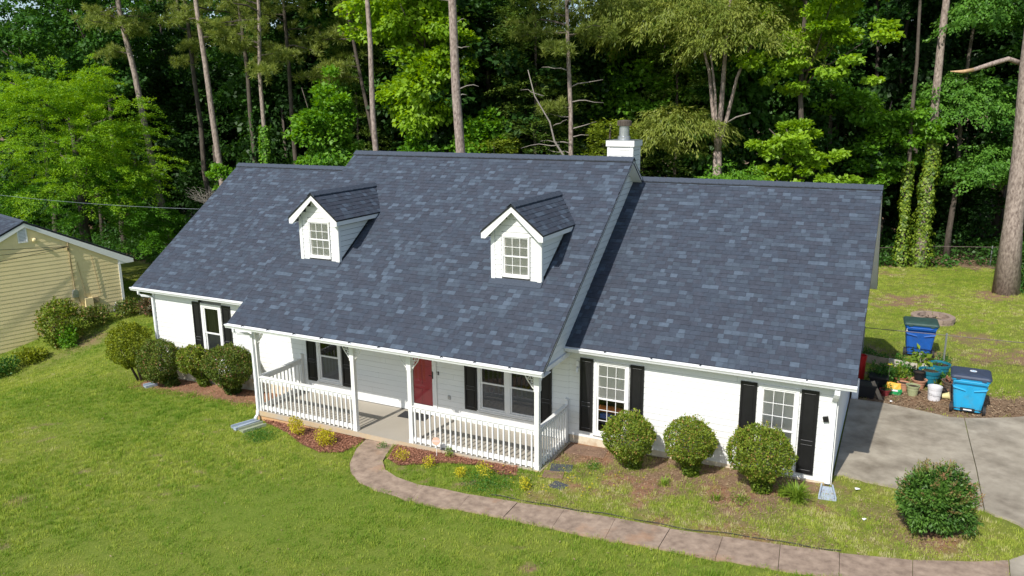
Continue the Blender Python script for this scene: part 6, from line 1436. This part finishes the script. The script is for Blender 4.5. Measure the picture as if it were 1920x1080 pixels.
# wire fences
def wire_fence(pts, h, label, mesh_step=.075):
    root = empty('wire_fence', (pts[0][0], pts[0][1], G(*pts[0])), label, 'fence'); W_ = MB()
    for x, y in pts: MB().tube([(x, y, G(x, y)-.1), (x, y, G(x, y)+h+.03)], .03, 8).lathe((x, y, G(x, y)+h+.03), [(.034, 0), (.03, .03), (0, .045)], 8).build('post', 'metal', root)
    for (xa, ya), (xb, yb_) in zip(pts[:-1], pts[1:]):
        za, zb_ = G(xa, ya), G(xb, yb_); MB().tube([(xa, ya, za+h), (xb, yb_, zb_+h)], .015, 6).build('top_rail', 'oldmetal', root)
        L_ = math.hypot(xb-xa, yb_-ya); n = int(L_/mesh_step)
        for k in range(-int(h/mesh_step), n+1):
            for sg in (1, -1):
                t0, t1 = k*mesh_step, k*mesh_step+h; za0, za1 = 0.02, h
                if t0 < 0: za0 += -t0; t0 = 0
                if t1 > L_: za1 -= (t1-L_); t1 = L_
                if t1-t0 < .05: continue
                A_, B_ = (t0/L_, t1/L_)
                if sg < 0: A_, B_ = 1-A_, 1-B_
                p = [Vector((xa+(xb-xa)*q, ya+(yb_-ya)*q, za+(zb_-za)*q)) for q in (A_, B_)]
                a = p[0]+Vector((0, 0, za0)); b = p[1]+Vector((0, 0, za1)); e = .0012
                W_.add([a+Vector((0, 0, -e)), b+Vector((0, 0, -e)), b+Vector((0, 0, e)), a+Vector((0, 0, e)), a+Vector((0, e, 0)), b+Vector((0, e, 0)), b+Vector((0, -e, 0)), a+Vector((0, -e, 0))], [(0, 1, 2, 3), (4, 5, 6, 7)])
    W_.build('wire_mesh', 'oldmetal', root, kind='stuff')
wire_fence([(4.72, 10.45), (7.2, 10.3), (9.9, 10.1), (12.6, 9.9)], 1.08, 'chain link fence running from the house corner behind the pots')
wire_fence([(3.2, 26.9), (6.15, 28.9), (9.9, 29.5), (13.2, 30.2)], 1.0, 'chain link fence along the dark wood at the back of the yard', .1)
# splash blocks
def splash(p, d, w0, w1, L_, m_, label):
    p = Vector((*p, G(*p)+.012)); d = Vector((*d, -.02)).normalized(); s_ = Vector((-d.y, d.x, 0)); q = p+d*L_
    root = empty('splash_block', tuple(p), label, 'splash block')
    MB().hexa([tuple(v) for v in (p-s_*w0/2, q-s_*w1/2, q+s_*w1/2, p+s_*w0/2, p-s_*w0/2+Vector((0, 0, .025)), q-s_*w1/2+Vector((0, 0, .02)), q+s_*w1/2+Vector((0, 0, .02)), p+s_*w0/2+Vector((0, 0, .025)))][::1]).build('tray', m_, root)
    for k in (-1, 1):
        a, b = p+s_*k*w0/2, q+s_*k*w1/2; o_ = s_*k*.03; m = MB()
        m.prism([tuple(a), tuple(a+o_), tuple(a+o_+Vector((0, 0, .09))), tuple(a+Vector((0, 0, .09)))], tuple(b-a)); m.build('side_wall', m_, root)
splash((-10.98, -2.12), (-.35, -1), .16, .26, .78, 'tray', 'blue grey splash block under the porch downspout'); splash((-10.62, -2.25), (-.38, -1), .2, .24, .72, 'traygreen', 'grey green splash block beside the blue grey one')
splash((4.57, -.20), (.10, -1), .20, .32, .62, 'tray', 'pale blue splash block at the right front corner of the white house')
splash((-17.0, -.75), (-.4, -1), .2, .25, .4, 'tray', 'grey splash block half hidden under the left round bushes')
# round yard sign
sg = empty('yard_sign', (-4.71, -2.22, G(-4.71, -2.22)), 'small round orange sign on a stake in front of the railing', 'sign'); z = G(-4.71, -2.22)
MB().tube([(-4.71, -2.22, z-.05), (-4.71, -2.22, z+.36)], .008, 6).build('stake', 'trim', sg); f = Vector((.35, -.93, .1)).normalized(); c = Vector((-4.71, -2.235, z+.46))
MB().tube([tuple(c), tuple(c+f*.008)], .112, 8).build('sign_plate', 'signor', sg); Rm = Matrix.Translation(c+f*.010) @ f.to_track_quat('Z', 'Y').to_matrix().to_4x4()
MB().box((-.095, -.022, 0), (.095, .028, .002)).xform(Rm).build('lettering_band', 'signband', sg)
# stepping slabs, papers, mat, edging, things behind the window
for (x, y, w_, d_, a, mm, lab) in ((-1.25, -.42, 1.05, .55, .1, 'flag', 'large brown flagstone against the wall beside the porch'), (-1.45, -1.62, .55, .42, .3, 'slate', 'dark slate stepping slab by the porch side railing'), (-1.5, -2.0, .5, .36, .25, 'flag', 'brown stepping slab just in front of the dark slate one'), (-1.15, -2.5, .38, .30, -.2, 'slate', 'small dark slate piece nearest the walkway')):
    o = MB().box((-w_/2, -d_/2, -.03), (w_/2, d_/2, .035), Matrix.Rotation(a, 3, 'Z'), (0, 0, 0)).xform(Matrix.Translation((x, y, G(x, y)))).build('stepping_slab', mm, loc=(x, y, G(x, y)), bevel=.008); tag(o, lab, 'paving slab')
for i, (x, y, a, lab) in enumerate(((5.21, -.11, .4, 'scrap of white paper on the grass near the driveway corner'), (5.42, -1.51, 1.0, 'smaller scrap of white paper further out on the grass'), (5.75, 6.1, .3, 'tiny white scrap at the edge of the leaf litter by the driveway'))):
    s_ = (.055, .045, .035)[i]; z = G(x, y)+.055; V = [(-s_, -s_*.6, .0), (s_, -s_*.6, .015), (s_, s_*.6, 0), (-s_, s_*.6, .02), (0, 0, .03)]; T = Matrix.Translation((x, y, z)) @ Matrix.Rotation(a, 4, 'Z'); m = MB(); m.add(V, [(0, 1, 4), (1, 2, 4), (2, 3, 4), (3, 0, 4)]); m.xform(T); o = m.build('paper_scrap', 'paper', loc=(x, y, z)); tag(o, lab, 'paper')
o = MB().box((-.45, -.22, .0), (.45, .22, .016), Matrix.Rotation(.05, 3, 'Z'), (0, 0, 0)).xform(Matrix.Translation((-6.62, -.36, .004))).build('door_mat', 'matt', loc=(-6.62, -.36, .004)); tag(o, 'dark door mat on the porch floor before the red door', 'mat')
pts = [(x, float(np.interp(x, [p[0] for p in walk_in[4:]], [p[1] for p in walk_in[4:]]))+.10+.035*math.sin(x*2.3)) for x in np.arange(-2.4, 5.1, .22)]
o = MB().tube([(x, y, G(x, y)+.035+.015*math.sin(x*5)) for x, y in pts], .008, 6).build('bed_edging', 'blackpl', loc=(0, -3.4, .03)); tag(o, 'strip of black plastic edging along the walkway', 'edging')
o = MB().tube([(-1.10, .11, 1.04), (-.8, .10, 1.05), (-.40, .11, 1.02)], .09, 10).build('rolled_cloth', 'orange', loc=(-.75, .13, .95)); tag(o, 'orange roll lying behind the lower panes of the left tall window', 'cloth roll')
o = MB().box((-1.08, .04, .78), (-.4, .2, .92)).build('blue_cushion', 'bluecl', loc=(-.75, .13, .78), bevel=.03); tag(o, 'blue cushion under the orange roll behind the left tall window', 'cushion')
# drop the sticks and cones that litter a lawn edge
xy = np.random.default_rng(12).uniform((-34, 10), (14, 34), (9000, 2)); fy_ = np.array([float(FOREST(x)) for x in xy[:, 0]]); k = (xy[:, 1] > fy_-1.5); scatter_chips('forest_litter', xy[k], 'litter', .16)

xy = np.random.default_rng(14).uniform((-20, -11), (6, -3), (420, 2)); k = ~inpoly(xy[:, 0], xy[:, 1], walk_poly); scatter_chips('fallen_leaves', xy[k], 'litter', .06, lift=.04)

# low growth along the dark edge of the wood
lv = Leaves(140); r = lv.r; n = 900; x = r.uniform(-62, 16, n); y = np.array([float(FOREST(q)) for q in x])+r.uniform(-.3, 5.5, n)**1.0; hgt = r.uniform(.1, 1.0, n)*(1+.25*(y-np.array([float(FOREST(q)) for q in x])))
k_ = np.hypot(x-10.04, y-22.72) > 1.2; x, y, hgt = x[k_], y[k_], hgt[k_]; n = len(x); per = 90
e = unit(r.normal(size=(n, per, 3)))*(r.random((n, per, 1))**.4)*np.array([.9, .7, .5]); P = np.stack([x, y, gz(x, y)+hgt*.6], 1); pos = (P[:, None]+e*(.5+.6*hgt)[:, None, None]).reshape(-1, 3); m_ = len(pos)
lv.add(leaf_quads(pos, unit(e).reshape(-1, 3)+r.normal(size=(m_, 3))*.6, r.normal(size=(m_, 3))*.5+np.array([0, 0, 1]), r.uniform(.10, .22, m_), r.uniform(.08, .17, m_)), np.clip(np.repeat(r.random(n), per)*.6+.4*r.random(m_), 0, 1)); lv.build('undergrowth', 'lf_mid', kind='stuff')
